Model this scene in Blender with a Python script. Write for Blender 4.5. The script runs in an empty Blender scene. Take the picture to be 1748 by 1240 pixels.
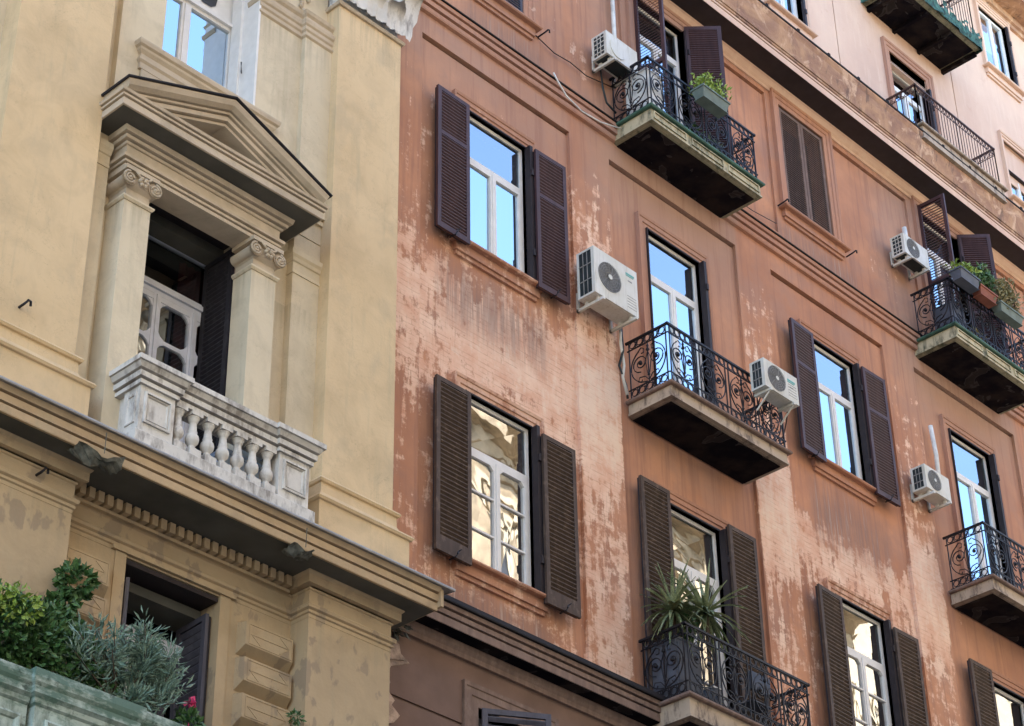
import bpy, math, random
from mathutils import Vector, Matrix
R=math.radians; PI=math.pi
random.seed(7)
S=bpy.context.scene; C=S.collection
# ---------------- camera, sky, sun, exposure ----------------
cam=bpy.data.objects.new('camera',bpy.data.cameras.new('camera')); C.objects.link(cam); S.camera=cam
cam.data.sensor_width=36; cam.data.lens=3750/1748*36; cam.data.clip_end=2000; cam.data.clip_start=.1
CAM=Vector((0,-15.4,1.6))
def cam_matrix(yaw,pitch,roll):
    f=Vector((math.sin(yaw)*math.cos(pitch),math.cos(yaw)*math.cos(pitch),math.sin(pitch)))
    rt=f.cross(Vector((0,0,1))).normalized(); up=rt.cross(f)
    c,s=math.cos(roll),math.sin(roll)
    r2=c*rt+s*up; u2=-s*rt+c*up
    M=Matrix((r2,u2,-f)).transposed().to_4x4(); M.translation=CAM
    return M
cam.matrix_world=cam_matrix(R(47.12),R(33.64),R(-1.017))
W=bpy.data.worlds.new('World'); S.world=W; W.use_nodes=True
SUN_EL=38; SUN_AZ=8      # azimuth measured from +y (behind the facades) towards +x
sky=W.node_tree.nodes.new('ShaderNodeTexSky'); sky.sky_type='NISHITA'; sky.sun_disc=False
sky.sun_elevation=R(SUN_EL); sky.sun_rotation=R(SUN_AZ); sky.air_density=1.0; sky.dust_density=.6; sky.ozone_density=1.0
bg=W.node_tree.nodes['Background']; bg.inputs[1].default_value=.15
W.node_tree.links.new(sky.outputs[0],bg.inputs[0])
sl=bpy.data.lights.new('sun','SUN'); sl.energy=2.3; sl.angle=R(.5); sl.color=(1,.93,.82)
so=bpy.data.objects.new('sun',sl); C.objects.link(so)
sd=Vector((math.sin(R(SUN_AZ))*math.cos(R(SUN_EL)),math.cos(R(SUN_AZ))*math.cos(R(SUN_EL)),math.sin(R(SUN_EL))))
so.rotation_euler=sd.to_track_quat('Z','Y').to_euler(); so.location=(20,20,60)
S.view_settings.view_transform='Standard'; S.view_settings.look='None'; S.view_settings.gamma=1
S.view_settings.exposure=2.62
S.cycles.max_bounces=8; S.cycles.diffuse_bounces=4; S.cycles.glossy_bounces=4; S.cycles.transparent_max_bounces=12
# ---------------- node helpers ----------------
class NT:
    def __init__(s,name):
        s.m=bpy.data.materials.new(name); s.m.use_nodes=True; s.t=s.m.node_tree; s.n=s.t.nodes; s.l=s.t.links
        s.b=s.n['Principled BSDF']; s.out=s.n['Material Output']
        s.pos=s.n.new('ShaderNodeNewGeometry').outputs['Position']
    def L(s,v,i):
        if v is None: return
        if isinstance(v,bpy.types.NodeSocket): s.l.new(v,i)
        elif hasattr(i.default_value,'__len__') and not isinstance(v,str):
            n=len(i.default_value); v=tuple(v); i.default_value=v+(1,)*(n-len(v))
        else: i.default_value=v
    def map(s,sc,vec=None,loc=(0,0,0)):
        n=s.n.new('ShaderNodeMapping'); s.L(vec or s.pos,n.inputs[0]); n.inputs['Scale'].default_value=sc; n.inputs['Location'].default_value=loc
        return n.outputs[0]
    def noise(s,scale=1,detail=4,rough=.55,vec=None,dist=0):
        n=s.n.new('ShaderNodeTexNoise'); s.L(vec or s.pos,n.inputs['Vector']); n.inputs['Scale'].default_value=scale
        n.inputs['Detail'].default_value=detail; n.inputs['Roughness'].default_value=rough; n.inputs['Distortion'].default_value=dist
        return n.outputs['Fac']
    def math(s,op,a,b=None,c=None,clamp=False):
        n=s.n.new('ShaderNodeMath'); n.operation=op; n.use_clamp=clamp; s.L(a,n.inputs[0]); s.L(b,n.inputs[1]); s.L(c,n.inputs[2]); return n.outputs[0]
    def ramp(s,f,stops,interp='LINEAR'):
        n=s.n.new('ShaderNodeValToRGB'); s.L(f,n.inputs[0]); r=n.color_ramp; r.interpolation=interp
        while len(r.elements)<len(stops): r.elements.new(.5)
        for e,(p,c) in zip(r.elements,stops):
            e.position=p; e.color=(c,c,c,1) if not hasattr(c,'__len__') else tuple(c)+(1,)
        return n.outputs[0]
    def mr(s,f,a,b,c=0,d=1,smooth=False):
        n=s.n.new('ShaderNodeMapRange'); s.L(f,n.inputs[0]); 
        for k,v in zip((1,2,3,4),(a,b,c,d)): n.inputs[k].default_value=v
        if smooth: n.interpolation_type='SMOOTHSTEP'
        return n.outputs[0]
    def mix(s,f,a,b,mode='MIX'):
        n=s.n.new('ShaderNodeMix'); n.data_type='RGBA'; n.blend_type=mode; s.L(f,n.inputs[0]); s.L(a,n.inputs[6]); s.L(b,n.inputs[7]); return n.outputs[2]
    def xyz(s):
        n=s.n.new('ShaderNodeSeparateXYZ'); s.L(s.pos,n.inputs[0]); return n.outputs
    def bump(s,h,st=.3,d=.02):
        n=s.n.new('ShaderNodeBump'); s.L(h,n.inputs['Height']); n.inputs['Strength'].default_value=st; n.inputs['Distance'].default_value=d
        s.l.new(n.outputs[0],s.b.inputs['Normal']); return n.outputs[0]
    def fin(s,col,rough=.8,metal=0,spec=.3):
        s.L(col,s.b.inputs['Base Color']); s.L(rough,s.b.inputs['Roughness']); s.L(metal,s.b.inputs['Metallic']); s.b.inputs['Specular IOR Level'].default_value=spec
        return s.m
def simple(name,col,rough=.6,metal=0,var=.25,sc=6,bump=0,spec=.3):
    t=NT(name); f=t.mr(t.noise(sc,5),.3,.7,1-var,1+var*.6)
    v=t.n.new('ShaderNodeVectorMath'); v.operation='SCALE'; v.inputs[0].default_value=col; t.l.new(f,v.inputs['Scale'])
    if bump: t.bump(t.noise(sc*6,4),bump,.01)
    return t.fin(v.outputs[0],rough,metal,spec)
def orange_mat(name,trim=0,upper=False):
    t=NT(name); X,Y,Z=t.xyz()
    big=t.noise(.55,4,.6); mid=t.noise(2.6,6,.62)
    vert=t.noise(1,8,.66,t.map((7.5,7.5,1.0)))
    fine=t.noise(22,5,.6)
    if upper:
        base=t.mix(t.mr(big,.35,.65),(.58,.39,.30),(.68,.475,.36))
        base=t.mix(t.mr(vert,.5,.72,0,.5),base,(.72,.55,.42))
        base=t.mix(t.mr(mid,.6,.72,0,.45),base,(.50,.28,.20))
        t.bump(t.math('ADD',fine,t.math('MULTIPLY',mid,.8)),.25,.012); return t.fin(base,.9)
    base=t.mix(t.mr(big,.38,.62),(.42,.185,.105),(.61,.29,.158)); base=t.mix(t.mr(t.noise(1.3,5,.6),.50,.66,0,.6),base,(.42,.25,.19))
    base=t.mix(t.mr(mid,.35,.7,0,.55),base,(.36,.165,.105))
    # smooth browner plaster inside balcony bays and near the tops of the panels
    wxs=t.ramp(t.mr(X,14,30),[(0,.45),(.05,.7),(.235,.7),(.242,.3),(.296,1),(.468,1),(.474,.25),(.52,.2),(.70,.25),(.755,1),(.94,1),(.95,.3)])
    top=t.ramp(t.mr(Z,12,27),[(0,1),(.045,1),(.055,.25),(.5,.3),(.605,1),(.68,.6),(.75,.6),(.84,.8),(1,.6)])
    br=t.math('MULTIPLY',t.math('MULTIPLY',wxs,top),t.mr(big,.2,.8,.8,1.15),clamp=True)
    base=t.mix(t.math('MULTIPLY',br,.8),base,(.39,.265,.21))
    # peeling
    def box(v,a,b,s): return t.math('MULTIPLY',t.mr(v,a,a+s,smooth=True),t.mr(v,b-s,b,1,0,smooth=True))
    wz=t.ramp(t.mr(Z,12,27),[(0,.1),(.06,.62),(.14,.55),(.22,.5),(.27,.85),(.30,1),(.35,.95),(.385,.62),(.43,.5),(.5,.5),(.57,.35),(.6,.12),(.66,.0),(.69,.3),(.72,.42),(.75,.2),(.84,.12),(1,.1)])
    wx=t.ramp(t.mr(X,14,30),[(0,.8),(.045,.72),(.06,.72),(.2,.75),(.235,.8),(.242,1.05),(.288,1.05),(.294,.1),(.467,.1),(.473,.95),(.52,.9),(.535,.72),(.69,.7),(.705,.9),(.752,.85),(.76,.12),(.94,.1),(.95,.9)])
    w=t.math('MULTIPLY',wz,wx)
    n1=t.math('ADD',t.math('MULTIPLY',vert,.40),t.math('ADD',t.math('MULTIPLY',t.noise(1,9,.7,t.map((3.0,3.0,4.4))),.38),t.math('MULTIPLY',t.noise(11,6,.75),.22)))
    cf=t.math('MULTIPLY',box(X,22.3,25.3,.12),t.ramp(t.mr(Z,16,18.5),[(0,.0),(.3,.05),(.5,.45),(1,.25)])); w=t.math('SUBTRACT',w,t.math('MULTIPLY',cf,1.1))
    sc=t.math('ADD',n1,t.math('MULTIPLY',t.math('SUBTRACT',w,.5),.32))
    peel=t.mr(sc,.492,.534); peel2=t.mr(sc,.60,.68)
    brick=t.n.new('ShaderNodeTexBrick'); t.L(t.map((1,1,1)),brick.inputs[0])
    sw=t.n.new('ShaderNodeCombineXYZ'); t.l.new(X,sw.inputs[0]); t.l.new(t.math('ADD',Z,t.math('MULTIPLY',mid,.06)),sw.inputs[1]); t.l.new(sw.outputs[0],brick.inputs[0])
    brick.inputs['Scale'].default_value=1; brick.inputs['Brick Width'].default_value=.9; brick.inputs['Row Height'].default_value=.072; brick.inputs['Mortar Size'].default_value=.011; brick.inputs['Mortar Smooth'].default_value=.7
    bf=t.math('MULTIPLY',brick.outputs['Fac'],t.mr(t.noise(1,6,.7,t.map((5,5,14))),.44,.58))
    pc=t.mix(t.mr(mid,.35,.65),(.68,.385,.265),(.84,.60,.455))
    pc=t.mix(t.math('MULTIPLY',bf,.42),pc,(.45,.24,.17))
    base=t.mix(t.math('MULTIPLY',t.mr(t.noise(1,5,.6,t.map((11,11,.5))),.50,.66),.55),base,(.30,.155,.115))
    col=t.mix(t.math('MULTIPLY',peel,.93),base,pc)
    col=t.mix(t.math('MULTIPLY',t.mr(t.noise(1,6,.7,t.map((26,26,1.6))),.6,.68),.35),col,(.36,.17,.12))
    col=t.mix(t.math('MULTIPLY',peel2,.75),col,(.78,.60,.47))
    # grey run-off below the window sills
    st=t.noise(1,6,.7,t.map((17,17,.55)))
    g=None
    for (a,b,z0,z1) in ((15.2,17.45,16.55,17.98),(22.7,24.95,16.4,17.98),(15.2,17.4,12.75,13.42),(22.7,25,12.7,13.42),(22.4,24.9,21.5,22.42),(15.6,17.6,21.5,22.42)):
        k=t.math('MULTIPLY',box(X,a,b,.35),box(Z,z0,z1,(z1-z0)*.48)); g=k if g is None else t.math('MAXIMUM',g,k)
    col=t.mix(t.math('MULTIPLY',g,t.mr(st,.35,.6,.15,.85)),col,(.235,.15,.125))
    col=t.mix(t.math('MULTIPLY',g,t.mr(st,.56,.62,0,.6)),col,(.56,.40,.32))
    # broken plaster next to the yellow house
    bn=t.math('ADD',box(X,13.9,15.25,.5),t.math('MULTIPLY',t.noise(5,6,.7),1.1))
    bk=t.math('MULTIPLY',t.mr(bn,1.18,1.26),box(Z,10.2,12.35,.15))
    col=t.mix(bk,col,t.mix(t.mr(t.noise(16,5),.4,.6),(.52,.36,.29),(.68,.55,.47)))
    if trim: col=t.mix(trim,col,(.38,.21,.155))
    h=t.math('ADD',t.math('MULTIPLY',fine,.35),t.math('MULTIPLY',t.math('SUBTRACT',mid,peel),.8))
    h=t.math('SUBTRACT',h,t.math('MULTIPLY',t.math('MULTIPLY',bf,peel),.6))
    t.bump(h,.35,.012)
    return t.fin(col,.92)
def yellow_mat(name,c1,c2,dirt=.35,low=True,runs=((11.0,11.72),(19.2,20.05))):
    t=NT(name); X,Y,Z=t.xyz()
    big=t.noise(.7,4,.6); mid=t.noise(2.2,6,.6,dist=.6); blot=t.noise(1,5,.6,t.map((2.3,2.3,1.5)),dist=.2)
    col=t.mix(t.mr(big,.35,.65),c1,c2)
    col=t.mix(t.mr(mid,.45,.7,0,dirt),col,tuple(v*.62 for v in c1))
    col=t.mix(t.mr(blot,.54,.66,0,.30),col,(.40,.33,.23))
    vert=t.noise(1,7,.65,t.map((9,9,.7)))
    col=t.mix(t.mr(vert,.56,.75,0,.4),col,(.36,.32,.22))
    def bz(a,b,k): return t.math('MULTIPLY',t.mr(Z,a,b,0,1,smooth=True),t.mr(Z,b,b+.02,1,0))
    run=None
    for a,b in runs: k=bz(a,b,0); run=k if run is None else t.math('MAXIMUM',run,k)
    col=t.mix(t.math('MULTIPLY',run,t.mr(t.noise(1,6,.65,t.map((11,11,.5))),.45,.68,.0,.5)),col,(.27,.235,.17))
    crack=t.math('ABSOLUTE',t.math('SUBTRACT',t.noise(1.1,7,.7,dist=.4),.5)); col=t.mix(t.mr(crack,.0,.0022,.45,0),col,(.22,.17,.11))
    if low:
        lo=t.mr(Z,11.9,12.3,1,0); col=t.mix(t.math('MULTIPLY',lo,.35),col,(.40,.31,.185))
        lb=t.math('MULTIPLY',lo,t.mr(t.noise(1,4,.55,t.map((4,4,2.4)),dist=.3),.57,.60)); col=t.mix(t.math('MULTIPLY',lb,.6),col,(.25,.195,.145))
    t.bump(t.math('ADD',t.noise(30,4),t.math('MULTIPLY',t.noise(7,4),.7)),.22,.01)
    return t.fin(col,.88)
def wood_mat(name,c,worn=.3,wc=(.20,.15,.12),rough=.55):
    t=NT(name); n=t.noise(1,6,.65,t.map((14,14,2.2))); col=t.mix(t.mr(n,.3,.7),tuple(v*.75 for v in c),tuple(v*1.25 for v in c))
    col=t.mix(t.mr(t.noise(1,7,.7,t.map((9,9,6))),.53,.66,0,worn),col,wc); t.bump(n,.2,.004); return t.fin(col,rough)
def marble_mat(name,c,stain,amt,green=None):
    t=NT(name); n=t.noise(3,7,.65); col=t.mix(t.mr(n,.35,.65),c,tuple(v*.82 for v in c))
    st=t.noise(1,8,.7,t.map((6,6,2))); col=t.mix(t.mr(st,.50,.66,0,amt),col,stain)
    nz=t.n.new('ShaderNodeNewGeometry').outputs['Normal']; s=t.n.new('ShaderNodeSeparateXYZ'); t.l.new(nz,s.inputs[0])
    col=t.mix(t.math('MULTIPLY',t.mr(s.outputs[2],-.9,-.2,.55,0),1),col,stain)  # faces pointing down mixed toward the darker colour
    if green:
        X,Y,Z=t.xyz(); m=t.math('ADD',t.noise(1,7,.7,t.map((4,4,9))),t.mr(Z,9.15,9.45,-.14,.10)); col=t.mix(t.mr(m,.44,.60,0,.9),col,green); col=t.mix(t.mr(t.noise(8,7,.7),.56,.66,0,.8),col,(.03,.045,.035))
    t.bump(t.noise(25,5),.25,.008); return t.fin(col,.7)
def glass_mat(name,wave=.0,refl=.5,tint=(.9,.93,.95)):
    t=NT(name); t.n.remove(t.b)
    g=t.n.new('ShaderNodeBsdfGlossy'); g.inputs['Roughness'].default_value=.015; g.inputs['Color'].default_value=tint+(1,)
    tr=t.n.new('ShaderNodeBsdfTransparent'); tr.inputs[0].default_value=(.55,.58,.58,1)
    m=t.n.new('ShaderNodeMixShader'); m.inputs[0].default_value=refl; t.l.new(tr.outputs[0],m.inputs[1]); t.l.new(g.outputs[0],m.inputs[2]); t.l.new(m.outputs[0],t.out.inputs[0])
    bn=t.n.new('ShaderNodeBump'); bn.inputs['Strength'].default_value=wave; bn.inputs['Distance'].default_value=.05
    t.l.new(t.noise(1,2,.4,t.map((1.6,1.6,1.2)),dist=.6),bn.inputs['Height']); t.l.new(bn.outputs[0],g.inputs['Normal'])
    return t.m
def leaf_mat(name,c1,c2,sc=9):
    t=NT(name); col=t.mix(t.mr(t.noise(sc,3),.35,.65),c1,c2); col=t.mix(t.mr(t.noise(70,1),.4,.65,0,.5),col,tuple(v*1.9 for v in c2))
    t.fin(col,.45,spec=.4); return t.m
M={}
M['orange']=orange_mat('weathered_orange_plaster'); M['otrim']=orange_mat('orange_trim_plaster',.35); M['upper']=orange_mat('pale_pink_plaster',upper=True)
M['stone_trim']=wood_mat('brown_painted_stone',(.20,.135,.11),.4,(.33,.24,.20),.85)
def cornice_mat():
    t=NT('ochre_weathered_cornice'); n=t.noise(1.5,6,.65,dist=.8); col=t.mix(t.mr(n,.38,.6),(.28,.155,.11),(.46,.27,.16)); col=t.mix(t.mr(t.noise(2.4,8,.7,dist=1),.54,.62,0,.8),col,(.62,.42,.29))
    col=t.mix(t.mr(t.noise(1,6,.65,t.map((6,6,2))),.57,.66,0,.7),col,(.13,.085,.07)); t.bump(t.noise(12,6,.65),.5,.02); return t.fin(col,.9)
M['cornice_o']=cornice_mat()
M['rubble']=simple('broken_pale_plaster',(.46,.34,.27),.95,var=.6,sc=7,bump=.9); M['lowbrown']=simple('brown_smooth_plaster',(.19,.12,.095),.85,var=.2,sc=2,bump=.2)
M['yellow']=yellow_mat('warm_yellow_plaster',(.615,.458,.272),(.69,.525,.325))
M['cream']=yellow_mat('pale_cream_plaster',(.60,.505,.36),(.67,.575,.42),.4,True,((14.9,15.48),(18.6,19.32),(16.3,16.9)))
M['ytrim']=yellow_mat('yellow_grey_moulding',(.47,.385,.285),(.57,.47,.355),.55)
M['lowtrim']=yellow_mat('ochre_moulding',(.435,.315,.20),(.52,.385,.245),.5)
M['soffit_shade']=simple('grey_soffit_shade',(.10,.095,.08),.9,var=.3,sc=2)  # dark grey, the shade of the soffits put into the colour
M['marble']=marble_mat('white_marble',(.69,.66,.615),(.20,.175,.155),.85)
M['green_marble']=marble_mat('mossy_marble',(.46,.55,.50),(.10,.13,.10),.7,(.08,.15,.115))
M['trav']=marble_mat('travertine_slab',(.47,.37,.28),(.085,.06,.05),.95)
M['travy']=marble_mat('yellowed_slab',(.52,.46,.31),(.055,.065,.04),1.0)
def under_mat():  # shade of the undersides put into a near-black colour, plus flaked patches
    t=NT('balcony_underside_shade'); n=t.noise(2.1,3,.5,dist=.8); col=t.mix(t.mr(t.noise(3,5),.4,.65),(.009,.008,.011),(.024,.018,.017))
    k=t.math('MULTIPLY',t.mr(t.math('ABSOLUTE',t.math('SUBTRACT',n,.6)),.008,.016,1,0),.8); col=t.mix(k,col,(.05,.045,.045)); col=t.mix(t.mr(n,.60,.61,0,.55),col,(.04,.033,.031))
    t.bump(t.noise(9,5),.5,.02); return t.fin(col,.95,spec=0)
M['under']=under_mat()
M['shut_new']=wood_mat('purple_brown_shutter',(.062,.030,.033),.1,(.12,.07,.07),.5)
M['shut_old']=wood_mat('weathered_brown_shutter',(.070,.045,.034),.55,(.19,.135,.10),.7)
M['shut_tan']=wood_mat('faded_tan_shutter',(.15,.095,.075),.4,(.30,.21,.17),.75); M['shut_dark']=wood_mat('near_black_shutter',(.022,.02,.026),.3,(.09,.085,.09),.6)
M['shut_blue']=wood_mat('grey_blue_shutter',(.075,.072,.095),.2,(.15,.15,.19),.5)
M['casing']=simple('dark_casing_and_shade',(.026,.019,.022),.6)  # near-black: shade of window heads and reveals put into the wood colour
M['white']=simple('white_window_paint',(.74,.72,.70),.4,var=.08,sc=8)
M['greywhite']=simple('grey_white_door_paint',(.60,.62,.70),.5,var=.12,sc=6)
M['glass']=glass_mat('clear_pane',.02,.74,(.74,.87,1.0)); M['glass_top']=glass_mat('dull_upper_pane',.05,.50,(.80,.88,.98))
M['glass_old']=glass_mat('wavy_old_pane',.08,.50,(.97,.96,.93))
M['glass_dark']=glass_mat('dark_door_pane',.10,.38)
M['iron']=simple('black_wrought_iron',(.018,.017,.022),.5,.3,sc=15,var=.4)
M['rust']=simple('rusty_thin_iron',(.075,.038,.032),.6,.2,sc=15,var=.4)
def ac_mat():
    t=NT('white_ac_casing'); col=t.mix(t.mr(t.noise(2.5,4),.35,.65),(.68,.67,.64),(.58,.56,.49)); col=t.mix(t.mr(t.noise(1,7,.7,t.map((22,22,2.2))),.52,.72,0,.6),col,(.30,.25,.19)); return t.fin(col,.5)
M['ac']=ac_mat()
M['acdark']=simple('dark_ac_coil',(.035,.045,.05),.5,.3)
M['acgrille']=simple('grey_ac_grille',(.30,.29,.28),.5)
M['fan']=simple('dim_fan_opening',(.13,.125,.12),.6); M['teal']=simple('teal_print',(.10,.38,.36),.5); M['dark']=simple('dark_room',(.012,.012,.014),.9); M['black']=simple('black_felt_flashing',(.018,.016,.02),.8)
M['lead']=simple('pale_lead_flashing',(.33,.32,.32),.5,.2); M['curtain']=simple('dark_red_curtain',(.10,.018,.02),.9,sc=9)
M['net']=simple('green_mesh_net',(.045,.115,.09),.8,var=.9,sc=12); M['green']=simple('green_painted_edge',(.05,.12,.09),.6,var=.4)
M['planter_g']=simple('grey_green_planter',(.15,.19,.17),.6); M['planter_k']=simple('dark_grey_planter',(.09,.10,.13),.5); M['terra']=simple('terracotta_planter',(.25,.085,.055),.7)
M['plastic']=simple('white_plastic',(.7,.7,.68),.4); M['soil']=simple('soil',(.03,.02,.015),.9); M['cloth']=simple('pale_grey_bin',(.5,.62,.78),.6)
M['ivy']=leaf_mat('dark_green_leaf',(.02,.055,.018),(.065,.135,.04)); M['lime']=leaf_mat('yellow_green_leaf',(.12,.20,.03),(.25,.34,.06))
M['olive']=leaf_mat('grey_green_leaf',(.08,.13,.10),(.18,.26,.20)); M['spike']=leaf_mat('spiky_green_leaf',(.05,.09,.045),(.20,.22,.11),5); M['drygreen']=leaf_mat('dry_mixed_leaf',(.09,.12,.04),(.24,.19,.09),20)
M['bark']=simple('bark',(.10,.075,.055),.9); M['pink']=simple('pink_petal',(.7,.08,.22),.5)
M['opp']=simple('cream_sunlit_plaster',(.42,.34,.24),.9,var=.6,sc=1.6); M['oppw']=simple('pale_stone_surround',(.52,.45,.34),.8,var=.2,sc=1); M['oppdark']=simple('dark_opening',(.05,.05,.055),.3)
M['road']=simple('asphalt',(.05,.05,.052),.9,sc=1.5,bump=.3); M['pave']=simple('pavement_slabs',(.2,.19,.18),.85,sc=2)
# ---------------- mesh helpers ----------------
class MB:
    def __init__(s): s.v=[]; s.f=[]; s.sm=[]; s.mi=[]; s.cur=0
    def add(s,vs,fs,smooth=False):
        o=len(s.v); s.v+= [tuple(v) for v in vs]; s.f+=[tuple(i+o for i in f) for f in fs]; s.sm+=[smooth]*len(fs); s.mi+=[s.cur]*len(fs); return s
    def box(s,x0,x1,y0,y1,z0,z1):
        x0,x1=sorted((x0,x1)); y0,y1=sorted((y0,y1)); z0,z1=sorted((z0,z1))
        return s.add([(x0,y0,z0),(x1,y0,z0),(x1,y1,z0),(x0,y1,z0),(x0,y0,z1),(x1,y0,z1),(x1,y1,z1),(x0,y1,z1)],[(0,3,2,1),(4,5,6,7),(0,1,5,4),(1,2,6,5),(2,3,7,6),(3,0,4,7)])
    def quad(s,a,b,c,d): return s.add([a,b,c,d],[(0,1,2,3)])
    def sweep(s,path,prof,fn,closed=False,cap=True,smooth=False):
        """path: 2D points; prof: list (offset to the right of travel, h); fn(px,py,h)->3D"""
        n=len(path); rings=[]
        for i in range(n):
            p=Vector(path[i])
            if closed or 0<i<n-1:
                a=(p-Vector(path[i-1])).normalized(); b=(Vector(path[(i+1)%n])-p).normalized()
            elif i==0: a=b=(Vector(path[1])-p).normalized()
            else: a=b=(p-Vector(path[i-1])).normalized()
            na=Vector((a.y,-a.x)); nb=Vector((b.y,-b.x)); m=na+nb; m=m/ max(.2,m.dot(na)) if m.length>1e-6 else na
            rings.append([fn(p.x+m.x*o,p.y+m.y*o,h) for o,h in prof])
        k=len(prof); vs=[v for r in rings for v in r]; fs=[]
        for i in range(n if closed else n-1):
            j=(i+1)%n
            for q in range(k-1): fs.append((i*k+q,i*k+q+1,j*k+q+1,j*k+q))
        if cap and not closed: fs.append(tuple(range(k))[::-1]); fs.append(tuple((n-1)*k+q for q in range(k)))
        return s.add(vs,fs,smooth)
    def plan(s,path,prof,**k): return s.sweep(path,prof,lambda x,y,h:(x,y,h),**k)       # moulding round a plan line, outside on the right
    def wallframe(s,path,prof,y,**k): return s.sweep(path,prof,lambda x,z,h:(x,y-h,z),**k)  # moulding lying on a wall
    def tube(s,pts,r,n=4,smooth=False,closed=False,taper=None):
        P=[Vector(p) for p in pts]; k=len(P); vs=[]; fs=[]; up=Vector((0,0,1))
        for i,p in enumerate(P):
            if closed: t=(P[(i+1)%k]-P[i-1])
            else: t=P[min(i+1,k-1)]-P[max(i-1,0)]
            t=t.normalized() if t.length>1e-9 else Vector((1,0,0))
            a=t.cross(up); 
            if a.length<.15: a=t.cross(Vector((0,1,0)))
            a.normalize(); b=t.cross(a); rr=r if taper is None else r*(1+(taper-1)*i/(k-1))
            for q in range(n):
                w=2*PI*(q+.5)/n; vs.append(p+a*rr*math.cos(w)+b*rr*math.sin(w))
        for i in range(k if closed else k-1):
            j=(i+1)%k
            for q in range(n): fs.append((i*n+q,i*n+(q+1)%n,j*n+(q+1)%n,j*n+q))
        if not closed: fs.append(tuple(range(n))[::-1]); fs.append(tuple((k-1)*n+q for q in range(n)))
        return s.add(vs,fs,smooth)
    def lathe(s,c,prof,n=14,smooth=True):
        vs=[(c[0]+r*math.cos(2*PI*q/n),c[1]+r*math.sin(2*PI*q/n),c[2]+z) for r,z in prof for q in range(n)]; k=len(prof)
        fs=[(i*n+q,i*n+(q+1)%n,(i+1)*n+(q+1)%n,(i+1)*n+q) for i in range(k-1) for q in range(n)]
        fs.append(tuple(range(n))[::-1]); fs.append(tuple((k-1)*n+q for q in range(n))); return s.add(vs,fs,smooth)
    def discy(s,x,y,z,r,d,n=24):   # disc facing -y
        vs=[(x+r*math.cos(2*PI*q/n),yy,z+r*math.sin(2*PI*q/n)) for yy in (y-d,y) for q in range(n)]
        return s.add(vs,[tuple(range(n))]+[(q,n+q,n+(q+1)%n,(q+1)%n) for q in range(n)]+[tuple(range(n,2*n))[::-1]])
    def build(s,name,mat,parent=None,loc=None,rz=0):
        me=bpy.data.meshes.new(name); me.from_pydata(s.v,[],s.f)
        for m in (mat if isinstance(mat,(list,tuple)) else [mat]): me.materials.append(M[m])
        me.polygons.foreach_set('use_smooth',s.sm); me.polygons.foreach_set('material_index',s.mi); me.update()
        o=bpy.data.objects.new(name,me); C.objects.link(o)
        if parent: o.parent=parent
        if loc: o.location=loc
        if rz: o.rotation_euler.z=rz
        return o
def thing(name,label,cat,loc=(0,0,0),group=None,rz=0):
    o=bpy.data.objects.new(name,None); C.objects.link(o); o.location=loc; o.rotation_euler.z=rz; o.empty_display_size=.1
    o['label']=label; o['category']=cat
    if group: o['group']=group
    return o
def tag(o,label,cat,group=None):
    o['label']=label; o['category']=cat
    if group: o['group']=group
    return o
def struct(name,mb,mat):
    o=mb.build(name,mat); o['kind']='structure'; return o
def copy_tree(o,parent=None):
    c=o.copy(); C.objects.link(c); c.parent=parent
    for ch in list(o.children): copy_tree(ch,c)
    return c
def wall(mb,x0,x1,z0,z1,y,holes,depth=0,rev=True):
    """flat wall facing -y at y with rectangular holes (hx0,hx1,hz0,hz1); reveals go in by depth"""
    xs=sorted({x0,x1}|{h[i] for h in holes for i in (0,1) if x0<h[i]<x1}); zs=sorted({z0,z1}|{h[i] for h in holes for i in (2,3) if z0<h[i]<z1})
    for i in range(len(xs)-1):
        for j in range(len(zs)-1):
            cx=(xs[i]+xs[i+1])/2; cz=(zs[j]+zs[j+1])/2
            if any(h[0]<cx<h[1] and h[2]<cz<h[3] for h in holes): continue
            mb.quad((xs[i],y,zs[j]),(xs[i+1],y,zs[j]),(xs[i+1],y,zs[j+1]),(xs[i],y,zs[j+1]))
    if depth:
        for a,b,c,d in holes:
            e=y+depth
            mb.quad((a,y,c),(a,y,d),(a,e,d),(a,e,c)); mb.quad((b,y,d),(b,y,c),(b,e,c),(b,e,d))
            mb.quad((a,y,d),(b,y,d),(b,e,d),(a,e,d)); mb.quad((b,y,c),(a,y,c),(a,e,c),(b,e,c))
# ---------------- the street and what the windows reflect ----------------
struct('road',MB().box(-60,120,-13,-4,-.15,0),'road')
struct('pavement',MB().box(-60,120,-4,0,-.15,.13).box(-60,120,-17.6,-13,-.15,.13),'pave')
struct('ground',MB().box(-400,500,-400,400,-.4,-.16),'road')
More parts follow.
